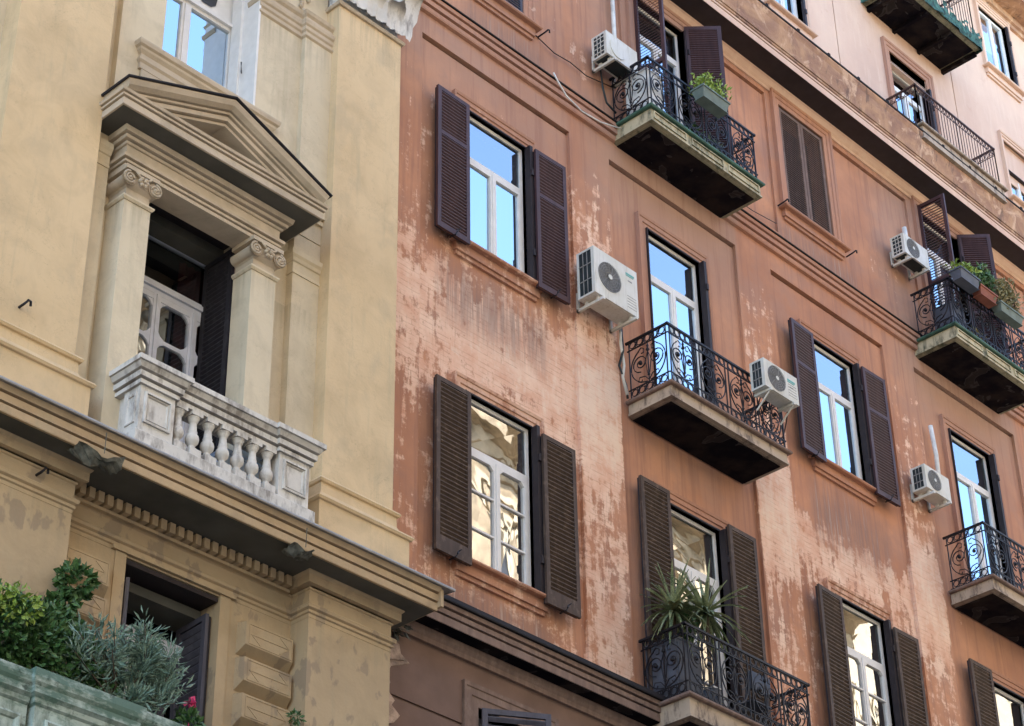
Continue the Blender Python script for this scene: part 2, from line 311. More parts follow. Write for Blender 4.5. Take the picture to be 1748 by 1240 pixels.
# ---------------- shared builders ----------------
def window(parent,x0,x1,z0,z1,y,style='new',trans=None,mat='white',glass='glass',casing=True):
    """fixed frame (the part), with sashes, panes and dark casing as sub-parts; y = plane of the frame"""
    f=MB(); t=.05; f.box(x0,x0+t,y-.03,y+.03,z0,z1).box(x1-t,x1,y-.03,y+.03,z0,z1).box(x0+t,x1-t,y-.03,y+.03,z1-t,z1).box(x0+t,x1-t,y-.03,y+.03,z0,z0+t*.8)
    if trans: f.box(x0+t,x1-t,y-.04,y+.03,trans-.035,trans+.035)
    w=f.build('window_frame',mat,parent)
    s=MB(); p=[]; zt=(trans-.035) if trans else z1-t; zb=z0+t*.8; xc=(x0+x1)/2; st=.05
    for a,b in ((x0+t,xc-.004),(xc+.004,x1-t)):
        s.box(a,a+st,y-.045,y-.002,zb,zt).box(b-st,b,y-.045,y-.002,zb,zt).box(a+st,b-st,y-.045,y-.002,zt-st,zt).box(a+st,b-st,y-.045,y-.002,zb,zb+st*1.5)
        p.append((a+st,b-st,zb+st*1.5,zt-st))
        if style=='old':
            hh=(zt-zb)
            for k in (1,2): s.box(a+st,b-st,y-.04,y-.01,zb+hh*k/3-.012,zb+hh*k/3+.012)
            for xx,zz,sx,sz in ((a+st,zt-st,1,-1),(b-st,zt-st,-1,-1)): s.add([(xx,y-.043,zz),(xx+sx*.06,y-.043,zz),(xx,y-.043,zz+sz*.06),(xx,y-.003,zz),(xx+sx*.06,y-.003,zz),(xx,y-.003,zz+sz*.06)],[(0,1,2),(3,5,4),(0,2,5,3),(1,4,5,2),(0,3,4,1)])
    s.box(xc-.02,xc+.02,y-.055,y-.044,zb,zt)
    s.build('sash',mat,w)
    if trans: p.append((x0+t,x1-t,trans+.035,z1-t))
    gl=[glass]*len(p)
    if trans and glass=='glass': gl[-1]='glass_top'
    for (a,b,c,d),gm in zip(p,gl):
        e=random.uniform(-.008,.008); g=MB(); g.quad((a,y-.015+e,c),(b,y-.015-e,c),(b,y-.015-e+e*.6,d),(a,y-.015+e*.4,d)); g.build('pane',gm,w)
    if casing:
        c=MB(); c.box(x0-.015,x0,-.012,y+.03,z0,z1+.015).box(x1,x1+.055,-.075,y+.03,z0,z1+.01).box(x1+.006,x1+.045,-.10,-.075,z0+.4,z0+.5).box(x1+.006,x1+.045,-.10,-.075,z1-.5,z1-.4).box(x0,x1,.0,y+.03,z1,z1+.02); c.build('casing','casing',w)  # dark head lining stands in for the shade under the lintel
    return w
def surround(parent,x0,x1,z0,z1,y=.05,wd=.2,mat='otrim',sill=True,th=.06):
    m=MB(); path=[(x1,z0),(x1,z1),(x0,z1),(x0,z0)]
    pr=[(0,-.03),(0,th*.45),(wd*.42,th*.45),(wd*.46,th*.75),(wd*.78,th*.75),(wd*.82,th),(wd,th*1.15),(wd,-.03)]
    m.wallframe(path,pr,y); o=m.build('window_surround',mat,parent)
    if sill:
        s=MB(); a,b=x0-wd-.02,x1+wd+.02
        s.plan([(a,y),(a,y-.12),(b,y-.12),(b,y)][::1],[(-.11,z0-.035),(.02,z0-.035),(.035,z0-.02),(.035,z0+.0),(-.11,z0+.012)],cap=True)
        s.box(a+.01,b-.01,y-.12,y+.1,z0-.03,z0+.004)
        s.box(a+.04,b-.04,y-.07,y,z0-.16,z0-.035).box(a+.06,b-.06,y-.04,y,z0-.215,z0-.16)
        s.build('sill',mat,o)
    return o
_sh={}
def shutter(parent,w,h,mat,x,y,z,rz=0,mid=None,low=.1,pitch=.046,name='shutter',hook=True,flip=True,qf=.24,back=0):
    key=(w,h,mat,mid,low,pitch,flip,qf,back)
    if key not in _sh:
        f=MB(); s=.062; T=.038
        f.box(0,s,-T,0,0,h).box(w-s,w,-T,0,0,h).box(s,w-s,-T,0,h-s,h).box(s,w-s,-T,0,0,low)
        zs=[(low,h-s)]
        if mid: f.box(s,w-s,-T,0,mid-.03,mid+.03); zs=[(low,mid-.03),(mid+.03,h-s)]
        o=f.build('shutter',mat,parent)
        g=MB()
        for a,b in zs:
            n=max(1,int((b-a)/pitch)); pp=(b-a)/n; q=pp*qf*(-1 if flip else 1)
            for i in range(n):
                c=a+pp*(i+.5); g.add([(xx,yy,zz) for xx in (s-.004,w-s+.004) for yy,zz in ((-T+.004,c-q-.006),(-T+.004,c-q+.006),(-.006,c+q+.006),(-.006,c+q-.006))],[(0,1,2,3),(7,6,5,4),(0,4,5,1),(1,5,6,2),(2,6,7,3),(3,7,4,0)])
        g.build('slats',mat,o)
        if back: y0=.003 if back>0 else -T-.033; MB().box(.012,w-.012,y0,y0+.03,.015,h-.015).build('folded_leaf_gap_shade','shut_dark',o)  # second leaf, near-black to put shade into the gaps between slats
        k=MB(); k.tube([(w*.5,.04,-.01),(w*.5,-T-.03,-.012),(w*.5+.01,-T-.045,.03),(w*.5+.04,-T-.03,.07),(w*.5+.07,-T-.045,.10)],.010)
        k.build('stay_hook','iron',o); _sh[key]=o
    else: o=copy_tree(_sh[key],parent)
    o.location=(x,y,z); o.rotation_euler.z=rz; return o
def spiral(cx,cz,r0,r1,a0,turns,n=22): return [(cx+(r0+(r1-r0)*i/n)*math.cos(a0+2*PI*turns*i/n),cz+(r0+(r1-r0)*i/n)*math.sin(a0+2*PI*turns*i/n)) for i in range(n+1)]
def rail_run(mb,P0,P1,fancy=True,h=.92):
    """ornate railing from P0 to P1 (plan points) standing on z=0"""
    P0=Vector(P0);P1=Vector(P1);d=(P1-P0);Ln=d.length;d/=Ln
    def T(u,v,o=0): return (P0.x+d.x*u-d.y*o,P0.y+d.y*u+d.x*o,v)
    def tb(pts,r=.0085,closed=False): mb.tube([T(u,v) for u,v in pts],r,4,closed=closed)
    def bar(u0,u1,v,w,t):
        mb.tube([T(u0,v),T(u1,v)],w,4)
    bar(-.02,Ln+.02,h,.022,0)
    if fancy:
        for v in (h-.135,.165,.03): bar(0,Ln,v,.010,0)
        n=max(1,round(Ln/.62)); w=Ln/n
        for k in range(n):
            a=k*w+.035; b=(k+1)*w-.035; c=(a+b)/2; hw=(b-a)/2
            for u in (a,b): tb([(u,0),(u,h)],.010)
            for v0 in (h-.0675,.0975):
                m=max(2,round((b-a)/.115)); q=(b-a)/m
                for i in range(m):
                    uc=a+q*(i+.5); tb([(uc+.047*math.cos(t),v0+.05*math.sin(t)) for t in [2*PI*j/10 for j in range(10)]],.008,True)
                    if i<m-1:
                        tb([(uc+q/2-.02,v0-.06),(uc+q/2+.02,v0+.06)],.007); tb([(uc+q/2+.02,v0-.06),(uc+q/2-.02,v0+.06)],.007)
            z0,z1=.175,h-.145; zc=(z0+z1)/2
            # big oval of two C scrolls
            for s in (-1,1):
                out=[(c+s*hw*.93*math.sin(t),zc-.01-(z1-z0)/2*.94*math.cos(t)) for t in [PI*.03+PI*.80*j/16 for j in range(17)]]
                tb(out,.009)
                tb([(c+s*u,v) for u,v in [(hw*.52,z1-.07),(hw*.36,z1-.03),(hw*.2,z1-.06),(hw*.22,z1-.12),(hw*.36,z1-.12)]],.008)
                sp=spiral(0,0,hw*.44,.018,PI*1.5,1.75,24); tb([(c+s*(hw*.42)+s*u,zc+.035+v) for u,v in sp],.009)
                mb.lathe(T(c+s*hw*.42,zc+.035),[(.001,-.028),(.024,-.018),(.03,0),(.024,.018),(.001,.028)],6)
                tb([(c+s*u,v) for u,v in [(0,z0+.02),(hw*.2,z0+.1),(hw*.5,z0+.12),(hw*.58,z0+.06),(hw*.42,z0+.03),(hw*.36,z0+.07)]],.008)
                tb([(c,z1-.13),(c+s*hw*.16,zc+.03),(c+s*hw*.05,z0+.13)],.007)
            tb([(c,z0),(c,z1)],.009); mb.lathe(T(c,z1-.09),[(.001,-.05),(.028,-.02),(.012,.02),(.02,.05),(.001,.08)],6)
            mb.lathe(T(c,z0+.12),[(.001,-.05),(.022,-.02),(.010,.02),(.001,.05)],6)
    else:
        for v in (h-.15,.15): bar(0,Ln,v,.008,0)
        n=max(2,round(Ln/.095)); q=Ln/n
        for i in range(n+1): tb([(i*q,.15),(i*q,h-.15)],.007)
        for i in range(n):
            for v0 in (h-.075,.075): tb([(q*(i+.5)+.04*math.cos(t),v0+.055*math.sin(t)) for t in [2*PI*j/8 for j in range(8)]],.007,True)
        for u in (0,Ln,Ln/2): tb([(u,0),(u,h)],.012)
_rl={}
def railing(parent,L,D,x,z,fancy=True,h=.92,mat='iron',y0=0.0):
    key=(L,D,fancy,h,mat)
    if key not in _rl:
        m=MB(); rail_run(m,(0,0),(0,-D),fancy,h); rail_run(m,(0,-D),(L,-D),fancy,h); rail_run(m,(L,-D),(L,0),fancy,h)
        _rl[key]=m.build('railing',mat,parent)
        o=_rl[key]
    else: o=copy_tree(_rl[key],parent)
    o.location=(x,y0,z); return o
def leafs(mb,pts,size,asp=.5,fold=.25,droop=0):
    for p,dr in pts:
        d=Vector(dr); d.z-=droop
        if d.length<1e-3: d=Vector((0,0,1))
        d.normalize(); r=d.cross(Vector((random.gauss(0,1),random.gauss(0,1),random.gauss(0,1))))
        if r.length<1e-3: continue
        r.normalize(); n=d.cross(r); s=size*random.uniform(.6,1.3); p=Vector(p); m=p+d*s*.5
        mb.add([p,m+r*s*asp*.5+n*s*fold*.3,p+d*s,m-r*s*asp*.5+n*s*fold*.3],[(0,1,2),(0,2,3)])
def blob(n,c,r,shell=.5):
    out=[]
    for _ in range(n):
        v=Vector((random.gauss(0,1),random.gauss(0,1),random.gauss(0,1))).normalized(); k=random.uniform(shell,1)**.6
        out.append((Vector(c)+Vector((v.x*r[0],v.y*r[1],v.z*r[2]))*k,v+Vector((random.gauss(0,.6),random.gauss(0,.6),random.gauss(0,.6)))))
    return out
# ---------------- ORANGE BUILDING ----------------
OB=thing('terracotta_building','tall weathered terracotta apartment building with peeling plaster, shutters and iron balconies','building',(24,4,0))
class PB(MB):
    """parts of a building are modelled in world coordinates under its empty"""
    def build(s,name,mat,parent=None,loc=None,rz=0):
        o=MB.build(s,name,mat,parent,loc,rz); return o
OB.location=(0,0,0)
BAY=dict(A=((15.77,16.93),(14.98,17.83)),B=((19.43,20.59),(18.66,21.50)),C=((23.16,24.32),(22.35,25.24)),D=((26.95,28.11),(26.10,29.04)),E=((30.70,31.86),(29.9,32.9)))
PZ=(12.95,21.09)
zF1=(13.56,15.87); zF2=(18.06,20.28); zD2=(17.14,20.28); zD1=(12.75,15.87); zF3=(22.50,24.72); zD3=(21.75,24.72)
XL,XR=14.15,36.0
w=MB()
panels=[(p[0],p[1],PZ[0],PZ[1]) for o,p in BAY.values()]
wall(w,XL,XR,12.3,21.7,0,panels,.05)
for k,(o,p) in BAY.items():
    win=k in 'ACE'
    holes=[(o[0],o[1],*(zF1 if win else zD1)),(o[0],o[1],*(zF2 if win else zD2))]
    wall(w,p[0],p[1],PZ[0],PZ[1],.05,[(a,b,max(c,PZ[0]+.001),d) for a,b,c,d in holes]+[(p[0],p[1],PZ[1]-.04,PZ[1])],.25)
# third floor with recessed fields between the windows
f3=[(XL+.3,15.45,21.95,24.77),(17.25,19.1,21.95,24.77),(20.92,22.66,21.95,24.77),(24.50,26.60,21.95,24.77),(28.45,30.35,21.95,24.77)]
C3=(22.99,24.19); o3=[(*(C3 if k=='C' else o),*(zF3 if k in 'ACE' else zD3)) for k,(o,p) in BAY.items()]
wall(w,XL,XR,21.7,25.2,0,f3+o3)
for h in f3: wall(w,h[0],h[1],h[2],h[3],.04,[(h[0],h[1],h[3]-.035,h[3])],.15)
for h in f3: w.quad((h[0],0,h[2]),(h[0],0,h[3]),(h[0],.04,h[3]),(h[0],.04,h[2])); w.quad((h[1],0,h[3]),(h[1],0,h[2]),(h[1],.04,h[2]),(h[1],.04,h[3])); w.quad((h[0],0,h[3]),(h[1],0,h[3]),(h[1],.04,h[3]),(h[0],.04,h[3]))
for h in o3:
    a,b,c,d=h; e=.3
    w.quad((a,0,c),(a,0,d),(a,e,d),(a,e,c)); w.quad((b,0,d),(b,0,c),(b,e,c),(b,e,d)); w.quad((a,0,d),(b,0,d),(b,e,d),(a,e,d)); w.quad((b,0,c),(a,0,c),(a,e,c),(b,e,c))
w.build('wall','orange',OB)
# ground storeys
w=MB(); lowwin=[(15.92,16.95,9.2,11.80),(19.43,20.59,9.2,11.80),(23.16,24.32,9.2,11.8)]
wall(w,XL,XR,0,12.5,.0,lowwin,.3); w.box(XL,XR,.6,.7,0,12.3)
w.box(XL,15.66,-.025,-.001,11.53,12.03).box(XL,15.66,-.025,-.001,10.98,11.50).box(XL,15.66,-.025,-.001,10.4,10.95)
w.build('lower_wall','lowbrown',OB)
# upper storeys
w=MB()
up=[(23.15,24.02,26.93,28.7),(26.73,27.9,26.0,28.05),(30.52,31.5,26.6,28.4),(30.47,31.44,30.15,31.86),(26.8,27.95,29.05,31.2),(19.45,20.5,26.93,28.7),(15.8,16.9,26.93,28.7)]
gro=[(x,x+.03,26.0,32.0) for x in (21.15,25.06,28.92)]
wall(w,XL,XR,25.2,32.6,0,up+gro,.22)
for g in gro: w.quad((g[0],.05,g[2]),(g[1],.05,g[2]),(g[1],.05,g[3]),(g[0],.05,g[3]))
w.build('upper_wall','upper',OB)
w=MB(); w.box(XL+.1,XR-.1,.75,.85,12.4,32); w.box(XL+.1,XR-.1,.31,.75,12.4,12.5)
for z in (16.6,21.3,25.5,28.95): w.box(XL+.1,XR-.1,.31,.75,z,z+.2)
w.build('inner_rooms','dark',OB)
w=MB(); w.box(XL,XR,.9,12,0,32.4); w.build('building_core','lowbrown',OB)
# string courses and cornices
x0,x1=XL,XR
w=MB(); w.plan([(x0,0),(x1,0)],[(-.05,12.3),(.045,12.3),(.045,12.36),(.07,12.40),(.07,12.47),(.25,12.47),(.25,12.565),(.22,12.566),(.22,12.584),(.265,12.585),(.27,12.64),(.24,12.641),(.24,12.66),(.29,12.662),(.30,12.71),(-.05,12.74)])
w.build('lower_string_course','stone_trim',OB); MB().box(x0,x1,-.24,-.075,12.463,12.469).build('course_soffit_shade','under',OB)  # dark strip added as painted shade beneath the course
w=MB(); w.plan([(x0,0),(x1,0)],[(.02,12.742),(.33,12.715),(.335,12.73),(.33,12.78),(.02,12.86)]); 
w.build('string_course_flashing','black',OB)
w=MB(); w.plan([(x0,0),(x1,0)],[(-.02,21.44),(.05,21.45),(.06,21.47),(.06,21.53),(.03,21.531),(.03,21.552),(.09,21.553),(.09,21.63),(.06,21.631),(.06,21.65),(.115,21.652),(.12,21.69),(.12,21.71),(-.02,21.76)]); w.build('middle_string_course','otrim',OB)
w=MB(); w.plan([(x0,0),(x1,0)],[(.0,21.765),(.14,21.715),(.145,21.73),(.0,21.80)]); w.build('middle_course_flashing','black',OB)
w=MB(); w.plan([(x0,0),(x1,0)],[(-.02,24.86),(.03,24.86),(.03,24.92),(.06,24.95),(.09,25.03),(.12,25.05),(.12,25.06)],cap=False)
w.plan([(x0,0),(x1,0)],[(.46,25.055),(.485,25.055),(.49,25.17),(.46,25.171),(.46,25.19),(.50,25.191),(.505,25.22),(.46,25.24)],cap=True); w.build('cornice_fascia','upper',OB)
w=MB(); w.plan([(x0,0),(x1,0)],[(.3,25.24),(.49,25.241),(.515,25.245),(.52,25.275),(.49,25.276),(.49,25.295),(.53,25.297),(.54,25.38),(.58,25.56),(.60,25.68),(.635,25.76),(.635,25.80),(0,26.0)],cap=True); w.build('cornice','cornice_o',OB)
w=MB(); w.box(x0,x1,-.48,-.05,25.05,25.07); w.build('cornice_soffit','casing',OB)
w=MB(); w.plan([(x0,0),(x1,0)],[(.60,25.805),(.65,25.80),(.655,25.825),(.0,26.03)])
for i in range(26):
    xx=x0+.4+i*.83; w.box(xx,xx+.05,-.66,-.5,25.82,25.86)
w.build('cornice_flashing','black',OB)
w=MB(); w.plan([(x0,0),(x1,0)],[(-.02,32.0),(.05,32.02),(.05,32.12),(.10,32.14),(.10,32.3),(.5,32.34),(.5,32.5),(.6,32.75),(-.1,32.8)]); w.build('eaves','cornice_o',OB)
m=MB(); rg=random.Random(5); n=26; L=[]
for i in range(n+1):
    z=9.9+2.42*i/n; L.append((14.62+.16*math.sin(i*.9)+rg.uniform(-.13,.13),z))
for k,(off,ya) in enumerate(((0,-.034),(-.10,-.048),(-.2,-.058))):
    vs=[]
    for x,z in L: xx=x+off+rg.uniform(-.05,.05); vs+=[(14.16,ya,z),(xx,ya,z+rg.uniform(-.02,.02)),(xx+.01,0,z)]
    m.add(vs,[(i*3+j,i*3+j+1,i*3+j+4,i*3+j+3) for i in range(n) for j in (0,1)])
m.build('broken_plaster','rubble',OB)
# windows and surrounds
def hook(parent,x,z,y=-.02):
    m=MB(); m.tube([(x,y,z),(x+.02,y-.12,z+.03),(x+.035,y-.17,z+.06),(x+.06,y-.17,z+.07),(x+.075,y-.16,z+.03)],.013,5); return m.build('shutter_stop','iron',parent)
for k in 'ACE':
    o,p=BAY[k]
    surround(OB,o[0],o[1],*zF1); window(OB,o[0],o[1],zF1[0],zF1[1],.105,'old',15.15,glass='glass_old')
    surround(OB,o[0],o[1],*zF2); window(OB,o[0],o[1],zF2[0],zF2[1],.105,'new',19.55)
    q3=C3 if k=='C' else o; surround(OB,q3[0],q3[1],*zF3,y=0)
    for s,xx in ((0,o[0]-.62),(1,o[1]+.06)):
        for zz,hh,mm,kw in ((13.45,2.32,'shut_old',dict(low=.2,pitch=.060)),(17.97,2.26,'shut_new',dict(mid=1.52,low=.085,pitch=.052))):
            g=random.uniform(.5,3.2); y_=-.085-(math.sin(R(g))*.58 if s==0 else 0)
            shutter(OB,.58,hh,mm,xx,y_,zz+random.uniform(-.008,.008),rz=R(g if s==0 else -g),back=1,**kw)
    # closed shutters on the third floor
    for xx in (q3[0]+.015,q3[0]+.60): shutter(OB,.575,2.19,'shut_tan' if k=='C' else 'shut_blue',xx,.03,22.49,low=.08,pitch=.044,flip=False)
    hook(OB,q3[0]-.3,22.47); hook(OB,q3[1]+.28,22.42)
for k in 'BDE'[:2]:
    o,p=BAY[k]
    surround(OB,o[0],o[1],*zD2,sill=False); window(OB,o[0],o[1],zD2[0],zD2[1],.115,'new',19.55)
    surround(OB,o[0],o[1],*zD1,sill=False); window(OB,o[0],o[1],zD1[0],zD1[1],.115,'old',15.10,glass='glass_old')
    surround(OB,o[0],o[1],*zD3,y=0,sill=False); window(OB,o[0],o[1],zD3[0],zD3[1],.13,'new',24.1)
    for xx in (o[0]-.60,o[1]+.04): shutter(OB,.58,3.1,'shut_old',xx,-.085,12.85,low=.2,pitch=.060,back=1)
    shutter(OB,.53,3.02,'shut_new',o[0]+.0,-.02,21.78,rz=R(-88),mid=1.35,low=.12,pitch=.055,flip=False,qf=.30)
    shutter(OB,.57,3.02,'shut_new',o[1]+.02,-.03,21.78,rz=R(-47),mid=1.35,low=.12,pitch=.044)
surround(OB,23.15,24.02,26.93,28.7,y=0,wd=.17,mat='upper'); window(OB,23.15,24.02,26.93,28.7,.10,'new',glass='glass')
surround(OB,26.73,27.9,26.0,28.25,y=0,wd=.2,mat='otrim',sill=False); window(OB,26.73,27.9,26.0,28.02,.14,'new',27.6); MB().box(26.74,27.89,.0,.1,28.0,28.25).build('blind_box','upper',OB)
surround(OB,30.52,31.5,26.9,28.4,y=0,wd=.14,mat='upper'); window(OB,30.52,31.5,26.6,27.7,.12,'new'); MB().box(30.53,31.49,.07,.09,27.5,28.4).build('roller_blind','upper',OB)
surround(OB,30.47,31.44,30.15,31.86,y=0,wd=.15,mat='upper'); window(OB,30.47,31.44,30.15,31.86,.08,'new')
window(OB,26.8,27.95,29.05,31.2,.12,'new')
surround(OB,15.92,16.95,9.2,11.80,y=0,wd=.25,mat='stone_trim',sill=False,th=.05)
window(OB,15.92,16.95,9.2,11.8,.2,'new',mat='shut_blue',glass='glass_dark')
shutter(OB,.78,2.55,'shut_blue',15.93,-.06,9.22,rz=R(-32),low=.1,pitch=.10,qf=.2)
# balconies
def slab(parent,x0,x1,D,zt,th,mat,lip='stone_trim',under='under',panels=False):
    m=MB(); P=[(x0,.02),(x0,-D),(x1,-D),(x1,.02)][::-1]; P=P[::-1]
    m.cur=0; m.plan(P,[(-.1,zt-th-.02),(0,zt-th),(0,zt-th+.03),(-.015,zt-th+.035),(-.015,zt-.05),(-.1,zt-.05)],cap=True)
    m.box(x0+.05,x1-.05,-D+.05,.02,zt-th-.012,zt-.04)
    if panels:
        n=3
        for i in range(n):
            a=x0+(x1-x0)*i/n+.06; b=x0+(x1-x0)*(i+1)/n-.06; m.wallframe([(a,zt-th+.065),(b,zt-th+.065),(b,zt-.075),(a,zt-.075)],[(0,0),(0,.02),(-.02,.02),(-.02,0)],-D+.015,closed=True)
    o=m.build('balcony',mat,parent)
    l=MB(); l.plan(P,[(-.12,zt-.05),(.03,zt-.05),(.045,zt-.035),(.045,zt-.012),(.03,zt),(-.12,zt)],cap=True); l.box(x0+.1,x1-.1,-D+.1,.02,zt-.035,zt-.004); l.build('slab_edge',lip,o)
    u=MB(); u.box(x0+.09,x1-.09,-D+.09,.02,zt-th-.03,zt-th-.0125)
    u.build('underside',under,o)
    return o
LB,DB=2.46,.70
b=slab(OB,18.82,21.30,.72,17.11,.22,'trav'); railing(b,LB,DB,18.84,17.11)
b=slab(OB,26.28,28.78,.74,17.09,.23,'trav'); railing(b,LB,DB,26.30,17.09)
b=slab(OB,18.76,21.27,.73,21.72,.27,'travy','green',panels=True); railing(b,LB,DB,18.79,21.72)
b=slab(OB,26.20,28.72,.80,21.62,.27,'travy','green',panels=True); railing(b,LB,DB,26.24,21.62,y0=-.07)
b=slab(OB,18.78,21.30,.72,12.70,.30,'trav'); railing(b,LB,DB,18.80,12.70)
b=slab(OB,26.40,29.0,.66,25.99,.32,'trav','trav'); railing(b,2.5,.60,26.44,25.99,False,.92,'rust')
b=slab(OB,26.08,28.62,.84,29.13,.16,'travy','green')
for i in range(4):
    x=26.2+i*.79; MB().box(x,x+.07,-.75,.0,28.86,28.95).build('slab_beam','under',b)
railing(b,2.46,.80,26.11,29.13,False,1.3,'rust')
# ---------------- YELLOW BUILDING ----------------
YB=thing('yellow_palazzo','ornate pale yellow palazzo with pedimented window, stone balustrade and heavy cornice','building')
XY0,XY1=4.0,14.15; PW=-.20; PP=-.47
w=MB(); wall(w,XY0,XY1,12.4,24.0,PW,[(10.80,12.07,12.45,16.08),(10.72,12.05,17.80,20.2)],.5); w.build('wall','cream',YB)
w=MB(); wall(w,XY0,XY1,0,12.45,PW,[(10.93,12.09,8.0,11.68)],.55); w.build('lower_wall','lowtrim',YB)
w=MB(); w.box(XY0,XY1-.01,.95,9,0,26); w.build('building_core','cream',YB)
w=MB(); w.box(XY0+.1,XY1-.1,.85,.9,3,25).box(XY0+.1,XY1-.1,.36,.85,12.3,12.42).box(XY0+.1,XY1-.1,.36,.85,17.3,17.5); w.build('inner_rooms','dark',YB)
w=MB(); w.box(XY1-.02,XY1,PW,.9,0,24); w.build('party_wall','lowtrim',YB)
for a,b in ((8.80,9.93),(13.12,14.15)):
    w=MB(); w.box(a,b,PP,PW,12.45,20.1)
    w.plan([(a,PW),(a,PP),(b,PP),(b,PW)],[(-.05,12.40),(.13,12.40),(.13,13.0),(.155,13.005),(.17,13.03),(.155,13.055),(.10,13.07),(.06,13.12),(.035,13.17),(.03,13.29),(.055,13.295),(.07,13.32),(.055,13.345),(.01,13.36),(-.05,13.365)],cap=False); w.build('pilaster','yellow',YB)
for a,b in ((9.93,10.19),(12.73,13.12)):
    w=MB(); w.box(a,b,-.30,PW,12.45,15.98)
    w.plan([(a,PW),(a,-.30),(b,-.30)],[(-.02,15.9),(.012,15.9),(.012,15.93),(.004,15.94),(.004,16.05),(.02,16.06),(.03,16.1),(.05,16.13),(.055,16.19),(-.02,16.2)],cap=False); w.box(a,b,-.30,PW,16.19,16.45).box(a,b,-.285,PW,16.45,16.47).box(a,b,-.30,PW,16.47,16.72).box(a,b,-.33,PW,16.72,16.78)
    w.build('inner_pilaster','cream',YB)
# corinthian capital at the head of the right pilaster
cp=MB(); cp.plan([(13.12,PW),(13.12,PP),(14.15,PP),(14.15,PW)],[(-.02,20.02),(.03,20.02),(.045,20.05),(.03,20.08),(-.02,20.09)],cap=False); cap=cp.build('capital_ring','ytrim',YB)
def acanthus(mb,cx,y,z0,h,wd,out,lean=0):
    n=7; vs=[]; fs=[]
    for i in range(n+1):
        t=i/n; zz=z0+h*min(t,.82)/.82 if t<.82 else z0+h-(t-.82)*h*.45; o=out*(t**3)*1.0+(.05 if t<.82 else .07)
        for j in range(7):
            s=(j-3)/3; ww=wd/2*(.75+.45*math.sin(t*PI*.9))*(1-.55*max(0,t-.7)/.3)*(1+.10*math.sin(i*2.4))
            vs.append((cx+s*ww+lean*t*t,y-o-.035*(1-s*s)-(.018 if j==3 else 0)+(.012 if j in(2,4) else 0),zz-abs(s)*.05*t))
    for i in range(n):
        for j in range(6): q=i*7+j; fs.append((q,q+1,q+8,q+7))
    mb.add(vs,fs,True)
a=MB(); a.box(13.16,14.11,PP+.02,PW,20.09,20.95)
for cx in (13.30,13.62,13.95): acanthus(a,cx,PP,20.10,.42,.30,.16)
for cx,l in ((13.17,-.05),(13.46,0),(13.79,0),(14.12,.10)): acanthus(a,cx,PP-.01,20.10,.78,.33,.27,l)
a.build('acanthus_leaves','marble',cap)
w=MB(); w.box(13.0,14.3,-.75,PW,20.95,21.1).box(XY0,XY1,-.5,PW,21.1,21.8); w.build('upper_entablature','yellow',YB)
# main cornice: straight corona, bed mouldings that break round the pilasters
g_=.004; path=[(XY0,PW-g_),(8.62-g_,PW-g_),(8.62-g_,PP-g_),(10.09+g_,PP-g_),(10.09+g_,PW-g_),(13.02-g_,PW-g_),(13.02-g_,PP-g_),(14.15+g_,PP-g_),(14.15+g_,PW)]
w=MB(); w.plan(path,[(-.05,11.70),(0.0,11.70),(.0,11.74),(.018,11.75),(.018,11.775),(.008,11.785),(.035,11.80),(.045,11.83),(.03,11.85),(0,11.86),(-.05,11.86)],cap=False)
w.plan(path,[(-.05,11.86),(.0,11.86),(.0,12.0),(.015,12.01),(.015,12.03),(.0,12.035),(-.05,12.035)],cap=False); w.build('frieze','lowtrim',YB)
w=MB(); w.box(8.62,10.09,PP,PW,0,11.72).box(13.02,14.15,PP,PW,0,11.72); w.build('lower_pilaster','lowtrim',YB)
for a,b in ((8.55,10.18),(12.93,14.22)):
    w=MB(); w.plan([(a,PW),(a,-.56),(b,-.56),(b,PW)],[(-.2,12.04),(.0,12.04),(.0,12.13),(.02,12.15),(.03,12.175),(-.2,12.18)],cap=False); w.box(a+.1,b-.1,-.5,PW,12.04,12.17)
    w.build('bed_moulding','lowtrim',YB)
w=MB(); n=25
for i in range(n):
    x=10.24+i*(2.69/n); w.box(x,x+.066,-.345,PW,12.045,12.155)
w.box(10.18,12.93,-.27,PW,12.01,12.044).box(10.18,12.93,-.215,PW,12.045,12.17); w.build('dentils','lowtrim',YB)
w=MB(); w.box(XY0,14.46,-.845,PW,12.165,12.18); w.build('cornice_soffit','soffit_shade',YB)
w=MB(); w.plan([(XY0,-.2),(14.46,-.2)],[(.60,12.165),(.645,12.15),(.65,12.16),(.65,12.235),(.61,12.236),(.61,12.254),(.665,12.255),(.668,12.33),(.62,12.331),(.62,12.35),(.685,12.352),(.70,12.38),(.715,12.40),(-.0,12.44)]); w.box(14.46,14.50,-.90,-.2,12.19,12.39); w.build('cornice','lowtrim',YB)
w=MB(); w.plan([(XY0,-.2),(14.62,-.2)],[(.72,12.402),(.755,12.395),(.76,12.408),(.755,12.425),(-.0,12.465)]); w.build('cornice_flashing','lead',YB)
def torn(c,sx,sy,sz,name,label):
    m=MB(); n=9; vs=[]
    for i in range(n):
        for j in range(n):
            u=i/(n-1)-.5; v=j/(n-1)-.5
            vs.append((c[0]+u*sx+random.gauss(0,.008),c[1]+v*sy,c[2]+sz*(abs(v)*1.1+.25*math.sin(u*9+v*4)+random.gauss(0,.09))-sz*(1-4*u*u)*.35))
    m.add(vs,[(i*n+j,i*n+j+1,(i+1)*n+j+1,(i+1)*n+j) for i in range(n-1) for j in range(n-1)],False)
    m.tube([(c[0]+.02,c[1]-.1,c[2]+.05),(c[0]+.0,c[1]-.13,c[2]+.25)],.006)
    tag(m.build(name,'torn'),label,'torn sheet')
M['torn']=simple('grey_torn_roofing_felt',(.13,.13,.11),.8,sc=14,var=.6,bump=.5)
